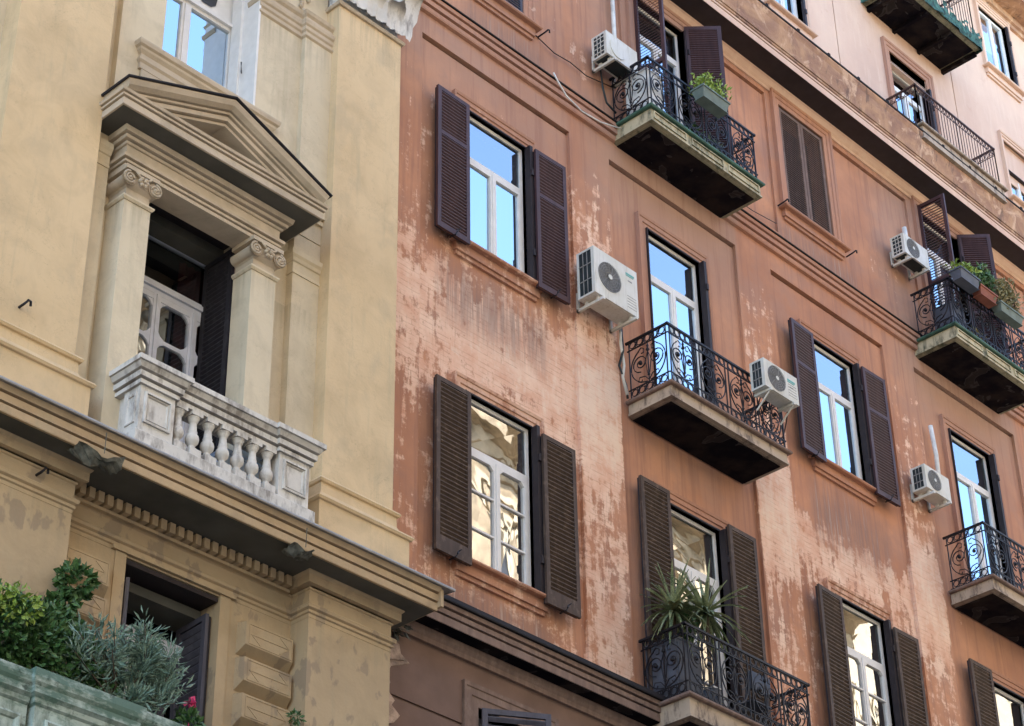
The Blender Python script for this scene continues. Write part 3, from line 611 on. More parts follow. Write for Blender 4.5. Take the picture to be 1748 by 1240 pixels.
torn((10.02,-.86,12.07),.50,.20,.13,'torn_roofing_felt','crumpled grey torn felt hanging from the cornice edge left of the white balustrade')
torn((12.55,-.80,12.10),.28,.22,.08,'torn_roofing_felt','small curled piece of torn felt under the cornice to the right, above the blotched pilaster')
# pedimented window: columns, capitals, entablature, pediment
for cx in (10.45,12.16):
    w=MB(); w.box(cx-.17,cx+.17,-.50,PW,12.45,15.5); w.plan([(cx-.17,PW),(cx-.17,-.5),(cx+.17,-.5),(cx+.17,PW)],[(-.02,15.46),(.012,15.46),(.03,15.485),(.03,15.505),(-.02,15.51)],cap=False)
    col=w.build('column','cream',YB)
    c=MB(); c.box(cx-.15,cx+.15,-.49,PW,15.51,15.82); c.box(cx-.215,cx+.215,-.56,PW,15.815,15.865)
    c.plan([(cx-.15,PW),(cx-.15,-.49),(cx+.15,-.49),(cx+.15,PW)],[(0,15.62),(.045,15.66),(.05,15.72),(.02,15.75),(0,15.75)],cap=False)
    for s in (-1,1):
        vx=cx+s*.165; vz=15.705
        c.add([(vx+.085*math.cos(2*PI*q/14)*(1 if yy<-.5 else .8),yy,vz+.085*math.sin(2*PI*q/14)*(1 if yy<-.5 else .8)) for yy in (-.555,-.50,-.38,-.2) for q in range(14)],[(r*14+q,r*14+(q+1)%14,(r+1)*14+(q+1)%14,(r+1)*14+q) for r in range(3) for q in range(14)]+[tuple(range(14))],True)
        c.tube([(vx+s*u*.9,-.562,vz+v*.9) for u,v in spiral(0,0,.088,.015,PI/2,-2.0,26)],.013,5,True)
        c.lathe((vx,-.565,vz),[(.001,-.02),(.018,-.01),(.02,0),(.018,.01),(.001,.02)],6)
        c.tube([(cx+s*.02,-.57,15.74),(cx+s*.07,-.585,15.77),(cx+s*.10,-.575,15.80)],.014,5)
    for q in range(6): c.lathe((cx+.045*math.cos(q*PI/3),-.575,15.715+.045*math.sin(q*PI/3)),[(.001,-.024),(.022,-.012),(.026,0),(.022,.012),(.001,.024)],7)
    c.lathe((cx,-.6,15.715),[(.001,-.02),(.02,0),(.001,.02)],7); c.build('ionic_capital','ytrim',col)
w=MB(); P=[(10.25,PW),(10.25,-.5),(12.35,-.5),(12.35,PW)]
w.plan(P,[(-.25,15.866),(0,15.866),(0,15.91),(-.02,15.911),(-.02,15.923),(.018,15.924),(.018,15.955),(-.005,15.956),(-.005,15.968),(.045,15.97),(.05,16.005),(0,16.01),(0,16.145),(.02,16.15),(.03,16.175),(.0,16.176),(.0,16.19),(.06,16.192),(.07,16.225),(.04,16.226),(.04,16.242),(.10,16.244),(.115,16.30),(.10,16.315),(.0,16.316)],cap=False)
w.box(10.3,12.3,-.45,PW,15.87,16.3); ent=w.build('entablature','ytrim',YB)
w=MB(); w.plan(P,[(.0,16.315),(.315,16.315),(.33,16.32),(.33,16.405),(.30,16.406),(.30,16.42),(.35,16.422),(.35,16.45),(.32,16.451),(.32,16.463),(.37,16.465),(.38,16.495),(.0,16.51)],cap=False); w.build('corona','ytrim',ent)
w=MB(); w.plan(P,[(.05,16.312),(.312,16.311)],cap=False); w.build('soffit','soffit_shade',ent)
w=MB(); w.add([(10.0,-.26,16.49),(12.6,-.26,16.49),(11.3,-.26,17.05),(10.0,-.2,16.49),(12.6,-.2,16.49),(11.3,-.2,17.05)],[(0,1,2),(0,2,5,3),(1,4,5,2)])
rp=[(12.50,16.40),(11.30,16.86),(10.10,16.40)]
w.wallframe([(11.95,16.50),(11.30,16.76),(10.65,16.50)],[(0,0),(0,.03),(.03,.03),(.03,0)],-.26); w.build('tympanum','ytrim',YB)
rp=[(12.60,16.365),(11.30,16.87),(10.0,16.365)]
w=MB(); w.wallframe(rp,[(0,-.28),(0,.27),(.03,.275),(.032,.25),(.045,.25),(.047,.31),(.10,.31),(.102,.28),(.115,.28),(.117,.335),(.14,.34),(.142,.31),(.155,.31),(.157,.36),(.19,.41),(.235,.43),(.255,.43),(.265,-.28)],-.48); w.build('raking_cornice','ytrim',YB)
w=MB(); w.wallframe([(12.62,16.365),(11.30,16.885),(9.98,16.365)],[(.245,-.26),(.248,.445),(.255,.455),(.27,.455),(.275,-.26)],-.48); w.build('pediment_flashing','black',YB)
# door behind the balustrade
fr=MB(); y=.36; fr.box(10.7,12.6,y-.03,y+.05,15.24,15.40).box(10.7,12.6,y-.06,y-.03,15.30,15.36).box(10.7,12.6,y-.03,y+.05,15.95,16.1)
fr.box(11.395,11.425,y-.05,y-.03,12.45,15.24).box(11.89,11.92,y-.05,y-.03,12.45,15.24)
d=fr.build('balcony_door','greywhite',YB)
for a,b in ((10.89,11.36),(11.46,11.86),(11.96,12.4)):
    z=15.24; s=MB(); s.box(a-.05,a,y-.03,y+.02,12.45,15.24).box(b,b+.05,y-.03,y+.02,12.45,15.24)
    s.box(a,b,y-.028,y+.02,15.17,15.24)
    for k in range(5):
        zt=15.17-k*.51; zb=zt-.46; s.box(a,b,y-.02,y+.015,zb-.05,zb)
        for xx,zz,sx,sz in ((a,zt,1,-1),(b,zt,-1,-1),(a,zb,1,1),(b,zb,-1,1)): s.add([(xx,y-.02,zz),(xx+sx*.09,y-.02,zz),(xx+sx*.035,y-.02,zz+sz*.035),(xx,y-.02,zz+sz*.09),(xx,y+.01,zz),(xx+sx*.09,y+.01,zz),(xx+sx*.035,y+.01,zz+sz*.035),(xx,y+.01,zz+sz*.09)],[(0,1,2,3),(3,7,6,2),(2,6,5,1)])
    s.build('door_leaf','greywhite',d)
for a,b,c,e in ((10.89,11.36,12.6,15.2),(11.46,11.86,12.6,15.2),(11.96,12.4,12.6,15.2),(10.75,12.55,15.38,15.97)): MB().quad((a,y+.003,c),(b,y+.003,c),(b,y+.003,e),(a,y+.003,e)).build('pane','glass_dark',d)
c=MB(); n=14; c.add([(11.75+.5*i/n,y+.10+.025*math.sin(i*2.1),z) for z in (13,15.93) for i in range(n+1)],[(i,i+1,n+2+i,n+1+i) for i in range(n)],True); c.build('curtain','curtain',d)
MB().box(10.8,12.07,.10,.32,15.93,16.05).build('roller_box','soffit_shade',d)
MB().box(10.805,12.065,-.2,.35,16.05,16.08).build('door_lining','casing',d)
MB().box(12.02,12.068,-.19,-.10,12.5,16.0).build('door_jamb','shut_tan',d)
shutter(YB,.50,3.3,'shut_dark',11.985,-.165,12.62,rz=R(88),low=.2,pitch=.060,flip=False,qf=.22,back=-1)
# balustrade
w=MB(); w.plan([(10.42,PW),(10.42,-.885),(12.62,-.885),(12.62,PW)],[(-.3,12.44),(.035,12.44),(.035,12.57),(.02,12.585),(.0,12.598),(-.3,12.60)],cap=False); bal=w.build('balustrade','marble',YB)
w=MB()
for a,b in ((10.44,10.86),(12.20,12.60)):
    w.box(a,b,-.87,-.62,12.60,13.12)
    w.wallframe([(a+.05,12.70),(b-.05,12.70),(b-.05,13.04),(a+.05,13.04)],[(.0,0),(.0,.022),(-.02,.026),(-.022,.004),(-.035,.004),(-.04,.014),(-.05,.0)],-.87,closed=True)
w.box(10.47,12.57,-.62,PW,12.602,12.66)
for xs,sx in ((10.44,-1),):
    for (ya,yb) in ((-.82,-.67),):
        w.sweep([(ya,12.70),(yb,12.70),(yb,13.04),(ya,13.04)],[(0,0),(0,.012),(-.012,.016),(-.03,.012),(-.035,0)],lambda p,q,h:(xs-h,p,q),closed=True)
w.box(10.48,10.60,-.62,PW,12.63,13.12).box(12.44,12.56,-.62,PW,12.63,13.12); w.build('pedestal','marble',bal)
w=MB(); pr=[(-.14,13.105),(.03,13.105),(.03,13.15),(.0,13.152),(.0,13.168),(.055,13.17),(.06,13.225),(.03,13.228),(.03,13.24),(.075,13.25),(.10,13.30),(.12,13.305),(.12,13.36),(-.14,13.375)]
w.plan([(10.44,-.2),(10.44,-.87),(10.86,-.87),(10.86,-.6)],pr,cap=False); w.plan([(12.20,-.6),(12.20,-.87),(12.60,-.87),(12.60,-.2)],pr,cap=False); w.box(10.5,10.8,-.8,-.2,13.3,13.374).box(12.25,12.55,-.8,-.2,13.3,13.374)
pr2=[(o-.035 if o>=0 else o,z-.002) for o,z in pr]; pr2=[(-.2,13.078)]+pr2[1:-1]+[(-.2,13.372)]; w.plan([(10.9,-.87),(12.16,-.87)],pr2); w.build('handrail','marble',bal)
bm=MB(); bm.box(-.068,.068,-.068,.068,0,.075); bm.lathe((0,0,0),[(.045,.075),(.055,.09),(.03,.11),(.034,.125),(.062,.16),(.068,.195),(.06,.225),(.042,.25),(.048,.265),(.042,.275),(.036,.33),(.036,.36),(.05,.375),(.048,.385),(.06,.40),(.062,.415)],14); bm.box(-.065,.065,-.065,.065,.412,.455)
b0=bm.build('baluster','marble',bal,(10.955,-.80,12.602)); b0.scale=(1.05,1.05,1.115)
for i in range(1,7):
    c=b0.copy(); C.objects.link(c); c.parent=bal; c.location=(10.955+.190*i,-.80,12.602); c.scale.z=1.115
# upper arched window
fr=MB(); y=.2; fr.box(10.6,12.12,y-.03,y+.04,19.25,19.37).box(10.6,12.12,y-.07,y-.03,19.30,19.345).box(10.6,12.1,y-.03,y+.03,17.72,17.84)
for x in (10.68,11.27,11.34,11.98): fr.box(x,x+.06,y-.03,y+.03,17.8,19.25)
fr.box(11.30,11.37,y-.05,y-.03,17.8,19.25).box(10.6,12.1,y+.0,y+.05,19.37,20.3)
uw=fr.build('arched_window','white',YB)
for a,b in ((10.74,11.27),(11.40,11.98)): MB().quad((a,y,17.84),(b,y,17.84),(b,y,19.25),(a,y,19.25)).build('pane','glass',uw)
for a,b in ((11.0,11.25),(11.48,11.78)): m=MB(); m.add([(a+.08,y-.01,19.47),(b-.09,y-.01,19.47),(b-.02,y-.01,19.53),(b,y-.01,19.65),(b-.05,y-.01,20.0),(a+.1,y-.01,20.0),(a,y-.01,19.65),(a+.02,y-.01,19.53)],[tuple(range(8))]); m.build('fanlight','oppdark',uw)
MB().box(12.02,12.05,PW-.1,y,17.8,20.2).box(11.985,12.02,-.02,.15,17.82,20.1).build('folded_shutter','white',uw)
m=MB(); m.tube([(12.0,-.06,18.65),(12.0,-.07,18.5),(11.99,-.09,18.46)],.008); m.build('shutter_catch','iron',uw)
w=MB(); w.plan([(10.42,PW),(10.42,-.33),(12.30,-.33),(12.30,PW)],[(-.1,17.42),(.0,17.42),(.0,17.50),(.02,17.53),(.02,17.56),(.0,17.57),(0,17.62),(.03,17.66),(.035,17.69),(.06,17.71),(.07,17.75),(.07,17.77),(-.15,17.79)],cap=False); w.box(10.5,12.2,-.3,y-.03,17.7,17.79).box(10.45,12.27,-.325,-.2,17.0,17.5); w.build('window_sill','ytrim',YB)
w=MB(); w.box(12.05,12.70,-.29,PW,17.0,19.32).box(12.70,13.12,-.36,PW,16.8,19.32).box(12.09,13.12,-.25,PW,19.38,20.4); w.build('window_pier','cream',YB)
w=MB(); w.box(10.15,10.72,-.29,PW,17.0,19.38); w.build('window_pier','cream',YB)
w=MB(); w.plan([(12.05,-.1),(12.05,-.29),(12.70,-.29),(12.70,-.36),(13.12,-.36)],[(-.1,19.30),(.0,19.30),(.025,19.32),(.025,19.345),(.0,19.35),(.0,19.40),(.02,19.42),(.02,19.47),(.04,19.49),(.05,19.53),(.05,19.55),(0,19.56),(0,19.63),(.03,19.66),(.045,19.70),(-.1,19.72)],cap=False); w.build('impost','ytrim',YB)
w=MB(); arc=[(11.385+.70*math.cos(t),19.72+.70*math.sin(t)) for t in [PI*j/24 for j in range(25)]]
w.wallframe(arc,[(0,-.1),(0,.03),(.08,.03),(.09,.05),(.18,.05),(.19,.07),(.25,.08),(.25,-.1)],-.27,cap=False)
for q in range(14): w.lathe((12.75+random.uniform(-.08,.08),-.27,19.8+q*.05),[(.001,-.04),(.03,-.01),(.03,.01),(.001,.04)],6)
w.build('archivolt','ytrim',YB)
# lower door, its surround and the rusticated blocks
w=MB(); w.box(10.80,10.93,-.215,PW,8,11.70).box(12.09,12.22,-.215,PW,8,11.70).box(10.75,12.27,-.24,PW,11.70,11.74); w.build('door_surround','lowtrim',YB)
fr=MB(); y=.45; fr.box(10.9,12.12,y-.03,y+.04,11.30,11.36).box(11.95,12.0,y-.03,y+.03,8,11.3).box(10.9,10.97,y-.03,y+.03,8,11.3).box(11.44,11.50,y-.03,y+.03,8,11.3)
ld=fr.build('lower_door','shut_blue',YB)
MB().box(10.95,12.07,.30,.42,11.14,11.30).build('roller_box','greywhite',ld); MB().box(10.95,12.07,.05,.42,11.5,11.6).build('ceiling','soffit_shade',ld)  # pale ceiling, its dimness put into the grey
MB().quad((10.97,y,8),(12.05,y,8),(12.05,y,11.3),(10.97,y,11.3)).build('pane','glass_dark',ld)
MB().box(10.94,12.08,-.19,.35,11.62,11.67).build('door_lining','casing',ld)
shutter(YB,.50,3.2,'shut_blue',12.0,-.12,8.3,rz=R(86),low=.12,pitch=.085,flip=False,back=-1)
shutter(YB,.16,3.2,'shut_blue',10.985,-.16,8.3,rz=R(60),low=.12,pitch=.06,hook=False)
blk=MB()
def block(a,b,z0,z1):
    m=MB(); Y=PW; o=.11; f=-.012
    fr_=[(a+.03,Y-o,z0+.085),(b-.03,Y-o,z0+.085),(b-.03,Y-o,z1-.012),(a+.03,Y-o,z1-.012)]; bk_=[(a,Y,z0),(b,Y,z0),(b,Y,z1),(a,Y,z1)]
    m.add(fr_+bk_,[(0,1,2,3),(4,0,3,7),(1,5,6,2),(4,5,1,0),(3,2,6,7)])
    A=a+.10;B=b-.08;z=z0+.12;Z=z1-.05
    m.wallframe([(A-.03,z-.02),(B+.03,z-.02),(B+.03,Z+.02),(A-.03,Z+.02)],[(0,0),(0,.006),(-.006,.006),(-.006,0)],Y-o,closed=True)
    zc=(z+Z)/2
    for p,q in (((A,zc),(B,zc)),((A,zc),(A+.12,Z)),((A,zc),(A+.12,z)),((B,zc),(B-.12,Z)),((B,zc),(B-.12,z))): m.tube([(p[0],Y-o-.001,p[1]),(q[0],Y-o-.001,q[1])],.006)
    return m
for k in range(5):
    zt=11.49-.385*k
    block(12.33,13.0,zt-.345,zt).build('rusticated_block','lowtrim',YB)
    block(10.13,10.72,zt-.345,zt).build('rusticated_block','lowtrim',YB)
for p in ((9.25,-.50,13.60),(9.66,-.50,11.93)):
    m=MB(); m.tube([(p[0],PP,p[2]),(p[0],p[1]-.05,p[2]),(p[0]+.03,p[1]-.07,p[2]+.05),(p[0]+.07,p[1]-.05,p[2]+.06),(p[0]+.08,p[1]-.04,p[2]+.02)],.014,5); m.build('iron_hook','iron',YB)
# lower marble balcony
w=MB(); w.plan([(XY0,-1.25),(9.34,-1.25)],[(-.2,8.2),(0,8.2),(0,9.28),(.02,9.30),(.03,9.34),(.06,9.37),(.06,9.43),(.08,9.46),(.09,9.50),(.09,9.55),(-.25,9.56)])
w.plan([(9.38,-1.0),(9.38,-1.30),(10.35,-1.30),(10.35,-1.25),(12.5,-1.25)],[(-.2,8.2),(0,8.2),(0,9.28),(.02,9.30),(.03,9.34),(.06,9.37),(.06,9.43),(.08,9.46),(.09,9.50),(.09,9.57),(-.25,9.58)])
w.wallframe([(9.48,8.4),(10.25,8.4),(10.25,9.18),(9.48,9.18)],[(0,0),(0,.02),(-.02,.03),(-.05,.015),(-.06,0)],-1.30,closed=True)
w.wallframe([(8.6,8.4),(9.28,8.4),(9.28,9.18),(8.6,9.18)],[(0,0),(0,.02),(-.02,.03),(-.05,.015),(-.06,0)],-1.25,closed=True)
w.box(XY0,12.5,-1.1,PP,8.2,8.6); w.build('lower_balcony','green_marble',YB)
# ---------------- AIR CONDITIONERS ----------------
def ac(label,x0,x1,z0,z1,yb,yf,fan=.58,logo=True,brk=True,group='air conditioner units on the terracotta facade',louv=False,disc=False):
    t=thing('air_conditioner',label,'air conditioner',((x0+x1)/2,0,z0),group)
    X0,X1=x0-(x0+x1)/2,x1-(x0+x1)/2; H=z1-z0; e=.025; m=MB()
    m.box(X0+e,X1-e,yf+e,yb-e,e,H-e)
    m.box(X0-.0,X1+.0,yf,yb,H-.03,H).box(X0,X1,yf,yb,0,.03).box(X0,X0+.09,yf,yf+.05,.03,H-.03).box(X1-.06,X1,yf,yf+.05,.03,H-.03).box(X0+.09,X1-.06,yf,yf+.02,.03,H-.03)
    m.box(X0,X0+.03,yb-.04,yb,.03,H-.03).box(X1-.02,X1,yf+.05,yb,.03,H-.03)
    m.build('casing','ac',t)
    c=MB(); c.box(X0+.004,X0+e,yf+.05,yb-.04,.03,H-.03); co=c.build('side_coil','acdark',t)
    c=MB(); n=5 if louv else 3
    for i in range(1,n): zz=H*i/n; c.box(X0-.004,X0+.006,yf+.05,yb-.04,zz-.006,zz+.006)
    for i in range(1,3): yy=yf+.05+(yb-yf-.09)*i/3; c.box(X0-.004,X0+.006,yy-.004,yy+.004,.03,H-.03)
    c.build('coil_guard','ac' if louv else 'acgrille',co)
    fw=(X1-X0)*fan; cx=X0+.05+fw/2; r=min(fw,H)*.44; cz=H*.5
    g=MB()
    if disc: g.discy(cx,yf-.001,cz,r,.012,36); g.build('fan_cover','ac',t)
    else:
        g.discy(cx,yf-.0005,cz,r,.004,36); g.build('fan_opening','fan',t)
        g=MB()
        for k in range(1,7): rr=r*k/6; g.tube([(cx+rr*math.cos(q),yf-.012,cz+rr*math.sin(q)) for q in [2*PI*j/28 for j in range(28)]],.0028,3,closed=True)
        for k in range(14): q=2*PI*k/14; g.tube([(cx+r*.15*math.cos(q),yf-.014,cz+r*.15*math.sin(q)),(cx+r*math.cos(q+.35),yf-.012,cz+r*math.sin(q+.35))],.003,3)
        go=g.build('fan_grille','acgrille',t); MB().discy(cx,yf-.013,cz,r*.17,.008,16).build('fan_hub','ac',go)
    if logo:
        g=MB(); g.box(X1-.23,X1-.06,yf-.003,yf,H-.13,H-.105).box(X1-.23,X1-.08,yf-.003,yf,H-.155,H-.14); g.build('printed_mark','teal',t)
        g=MB(); g.box(X1-.19,X1-.165,yf-.003,yf,H-.235,H-.215).box(X1-.16,X1-.11,yf-.003,yf,H-.235,H-.215)
        for i in range(5): g.box(X1-.22,X1-.04,yf-.003,yf,.08+i*.045,.086+i*.045)
        g.build('vent_slots','acgrille',t)
    if brk:
        for xx in (X0+.10,X1-.12):
            b=MB(); b.box(xx,xx+.04,yf-.05,-.001,-.085,-.045).box(xx,xx+.04,-.03,-.001,-.085,.22).box(xx,xx+.04,yf+.03,yf+.08,-.045,0).box(xx,xx+.04,yb-.08,yb-.03,-.045,0); b.build('bracket','ac',t)
    u=MB(); u.box(X0+.04,X1-.04,yf+.03,yb-.03,-.003,.002); u.build('base_pan','acdark' if louv else 'ac',t)
    return t
ac('largest white air conditioner, by the second pier, left of the lower ornate balcony door',17.74,18.61,18.13,18.87,-.12,-.42)
ac('white air conditioner with round disc front beside the topmost left balcony',18.28,18.96,22.60,23.03,-.10,-.38,logo=False,louv=True,disc=True)
ac('white air conditioner hung outside the right end of the middle iron balcony',20.52,21.27,17.70,18.15,-.76,-1.00,brk=False)
ac('small white air conditioner under a white pipe at the right, beside the far lower balcony',25.40,26.06,18.41,18.82,-.10,-.36,logo=False)
ac('white air conditioner half behind the open shutter of the far upper balcony',25.74,26.45,23.02,23.42,-.10,-.36,logo=False,louv=True)
m=MB(); m.box(20.60,20.64,-1.02,-.74,17.66,17.70).box(21.12,21.16,-1.02,-.74,17.66,17.70).tube([(20.62,-1.0,17.67),(20.62,-.75,17.45)],.012).tube([(21.14,-1.0,17.67),(21.14,-.75,17.45)],.012); tag(m.build('ac_support_frame','ac'),'white steel arms carrying the air conditioner outside the middle iron balcony','bracket')
def pipe(pts,r,mat,label,name='pipe',cat='pipe'):
    return tag(MB().tube(pts,r,6,True).build(name,mat),label,cat)
pipe([(18.87,-.05,24.86),(18.87,-.05,23.6),(18.86,-.06,23.02)],.035,'plastic','straight white plastic pipe above the disc-fronted air conditioner')
pipe([(26.28,-.05,20.02),(26.33,-.05,19.5),(26.30,-.05,18.8)],.04,'plastic','straight white pipe running up from the small air conditioner at the right edge')
pipe([(26.34,-.05,24.0),(26.36,-.05,23.6),(26.34,-.06,23.40)],.045,'plastic','short white pipe on top of the air conditioner at the far upper balcony')
pipe([(18.60,-.10,18.15),(18.62,-.08,17.9),(18.70,-.05,17.6),(18.66,-.05,17.4),(18.74,-.05,17.15)],.022,'ac','looped grey hose under the largest air conditioner','hose','hose')
pipe([(18.62,-.10,18.15),(18.66,-.08,17.8),(18.60,-.05,17.55),(18.72,-.05,17.3),(18.74,-.05,17.1)],.018,'acdark','dark drooping cable beside the hose under the largest air conditioner','cable','cable')
pipe([(17.36,-.16,21.78),(17.42,-.16,21.70),(17.6,-.17,21.50),(17.9,-.18,21.40),(18.3,-.18,21.44),(18.76,-.17,21.60)],.012,'plastic','thin pale cable drooping over the moulding left of the topmost left balcony','cable','cable')
pipe([(17.16,-.01,22.45),(17.56,-.01,22.36),(17.9,-.01,22.40),(18.24,-.01,22.36),(18.82,-.01,22.50)],.008,'casing','thin dark wire sagging on the wall below the disc-fronted air conditioner','cable','cable')
pipe([(21.27,-.80,17.72),(21.36,-.7,17.62),(21.40,-.6,17.45),(21.33,-.55,17.36)],.010,'rust','thin reddish cable curling below the air conditioner on the middle balcony','cable','cable')
pipe([(21.0,-.02,22.0),(22.0,-.02,22.0),(22.6,-.02,22.08)],.006,'casing','fine dark wire along the wall under the closed tan shutters','cable','cable')
pipe([(18.50,-.06,22.60),(18.53,-.06,22.3),(18.6,-.06,22.05),(18.78,-.08,21.95)],.016,'acdark','dark hose running down from the disc-fronted air conditioner to the balcony','hose','hose')
# ---------------- PLANTS AND BALCONY THINGS ----------------
def bush(name,label,cat,c,blobs,mat,size,asp=.5,group=None,stems=None,sub=None):
    t=thing(name,label,cat,c,group); m=MB()
    for n,cc,r in blobs: leafs(m,blob(n,cc,r,.35),size,asp)
    m.build('foliage',mat,t)
    if sub:
        m=MB(); leafs(m,blob(*sub[0]),size*.9,asp); m.build('light_leaves',sub[1],t)
    if stems:
        m=MB()
        for s in stems: m.tube(s,.014,5,taper=.5)
        m.build('stem','bark',t)
    return t
bush('ivy_bush','large dense dark green bush with a lime patch, on the lower left marble balcony','bush',(9.6,-.85,9.58),
 [(2300,(-.55,0,.46),(.62,.36,.42)),(2200,(-.1,.02,.42),(.58,.36,.42)),(1500,(.36,.05,.38),(.46,.3,.38)),(900,(-.9,-.1,.36),(.4,.3,.38)),(500,(.15,.1,.80),(.32,.22,.16)),(400,(-.75,.1,.86),(.3,.2,.14)),(500,(.7,0,.22),(.25,.2,.22))],'ivy',.068,.6,stems=[[(0,0,0),(0,0,.5)],[(-.6,0,0),(-.6,0,.5)]],sub=((260,(-.42,-.32,.62),(.26,.12,.16),.3),'lime'))
bush('climbing_plant','slender ivy climbing the stone beside the door, above the dense bush','climbing plant',(10.05,-.55,9.6),
 [(300,(.08,-.05,1.36),(.17,.12,.16)),(200,(.0,0,1.12),(.14,.1,.16)),(260,(.02,-.02,.80),(.22,.12,.20)),(60,(-.30,.02,.86),(.10,.08,.07))],'ivy',.085,.7,stems=[[(0,0,0),(.02,0,.6),(.05,-.02,1.2)],[(.05,-.02,1.1),(.3,-.02,.95),(.45,0,.8)],[(-.02,0,.8),(-.35,0,.9)],[(.1,0,1.1),(.34,.1,1.0),(.38,.15,.7)]])
def shrub(name,label,cat,c,heads,mat,size,asp,group=None,stemr=.012):
    t=thing(name,label,cat,c,group); m=MB(); st=MB()
    for h,n in heads:
        h=Vector(h); st.tube([(0,0,0),(h.x*.3,h.y*.3,h.z*.5),tuple(h)],stemr,5,taper=.4)
        for _ in range(n):
            k=random.uniform(.25,1.05); b=Vector((h.x*.3,h.y*.3,h.z*.5)).lerp(h,k); d=Vector((random.gauss(0,.6),random.gauss(0,.6),random.gauss(.35,.5)))
            leafs(m,[(b+d*.05,d)],size,asp)
    m.build('foliage',mat,t); st.build('stem','bark',t); return t
rng=random.Random(3)
hd=[((rng.uniform(-.65,.62),rng.uniform(-.25,.2),rng.uniform(.15,.72)),60) for _ in range(46)]
shrub('oleander_shrub','loose grey-green narrow-leaved shrub in front of the lower dark door','shrub',(10.42,-.98,9.60),hd,'olive',.12,.19)
hd=[((rng.uniform(-.30,.34),rng.uniform(-.15,.15),rng.uniform(.35,.92)),70) for _ in range(24)]
shrub('olive_tree','small bare-stemmed grey-green tree in front of the lower louvred shutter','tree',(10.72,-1.0,9.60),hd,'olive',.10,.2)
t=thing('flowering_plant','small low plant with one pink flower at the foot of the lower louvred shutter','potted plant',(11.16,-1.05,9.60)); m=MB(); leafs(m,blob(150,(0,0,.14),(.14,.1,.12),.2),.08,.6); m.build('foliage','ivy',t)
m=MB(); leafs(m,blob(26,(-.02,-.03,.345),(.02,.02,.02),.1),.05,.9); m.tube([(0,0,.1),(-.02,-.03,.34)],.005); m.build('flower','pink',t)
bush('fern','tiny green fern tuft sprouting at the bottom of the blotched pilaster','fern',(12.86,-.52,10.54),[(70,(0,0,.0),(.07,.03,.05))],'ivy',.06,.4)
pipe([(10.43,-1.05,9.58),(10.45,-1.05,9.9),(10.44,-1.03,10.25)],.014,'plastic','slim white stake among the grey-green shrubs','stake','stake')
m=MB(); m.box(11.72,12.3,-.58,-.3,12.63,13.06); m.box(11.70,12.32,-.60,-.28,13.02,13.07).box(11.82,11.84,-.585,-.58,12.66,13.0).box(12.16,12.18,-.585,-.58,12.66,13.0); tag(m.build('storage_bin','cloth'),'pale blue-grey storage bin seen between the right balusters','bin')
# spiky dracaenas on the lowest iron balcony
def dracaena(label,x,y,z,h,n,L):
    t=thing('dracaena',label,'potted plant',(x,y,z),'spiky plants on the lowest iron balcony')
    m=MB(); m.tube([(0,0,.15),(.02,.01,h*.6),(0,0,h)],.03,6); m.build('trunk','bark',t)
    m=MB(); m.lathe((0,0,0),[(.09,0),(.12,.22),(.13,.24),(.11,.24)],10,False); m.build('pot','planter_k',t)
    m=MB()
    for i in range(n):
        a=random.uniform(0,2*PI); e=random.uniform(-1.2,1.35); l=L*random.uniform(.6,1.2); w=.021
        pts=[]; d=Vector((math.cos(a)*math.cos(e),math.sin(a)*math.cos(e),math.sin(e))); p=Vector((0,0,h)); dr=.10 if e>.6 else .22
        for k in range(6): pts.append(p.copy()); p=p+d*l/5; d.z-=dr*(1 if k>0 else .3); d.normalize()
        vs=[]; 
        for k,q in enumerate(pts):
            tt=(pts[min(k+1,5)]-pts[max(k-1,0)]).normalized(); s=tt.cross(Vector((0,0,1))); 
            if s.length<.1: s=Vector((1,0,0))
            s.normalize(); ww=w*(1.0,1.25,1.2,.95,.6,.05)[k]; vs+= [q-s*ww,q+s.cross(tt)*(-.008),q+s*ww]
        m.add(vs,[(k*3+j,k*3+j+1,k*3+j+4,k*3+j+3) for k in range(5) for j in range(2)])
    m.build('leaves','spike',t)
dracaena('left, paler-tipped spiky plant on the lowest iron balcony',18.95,-.42,12.72,1.24,75,.56)
dracaena('right, larger and greener spiky plant on the lowest iron balcony',19.42,-.56,12.72,1.32,85,.60)
bush('leafy_plant','dark leafy plant between the two spiky plants','potted plant',(19.22,-.34,12.72),[(260,(0,0,1.15),(.16,.12,.22))],'ivy',.09,.6,stems=[[(0,0,0),(0,0,1.1)]])
t=thing('balcony_cabinet','dark blue cupboard behind the left side of the lowest iron balcony','cabinet',(18.98,-.25,12.72)); m=MB(); m.box(-.13,.35,-.25,.22,.02,.80).box(-.14,.36,-.26,.23,.80,.83).box(-.1,.08,-.262,-.25,.08,.75).box(.12,.32,-.262,-.25,.08,.75); m.build('body','planter_k',t)
t=thing('folding_chair','dark folded chair in the middle of the lowest iron balcony','chair',(20.3,-.4,12.72)); m=MB(); 
for xx in (0,.38): m.tube([(xx,.1,0),(xx,-.1,.85)],.014); m.tube([(xx,-.1,0),(xx,.1,.5)],.014)
m.box(0,.38,-.12,.12,.44,.46).box(0,.38,-.13,-.08,.6,.84); m.build('frame','planter_k',t)
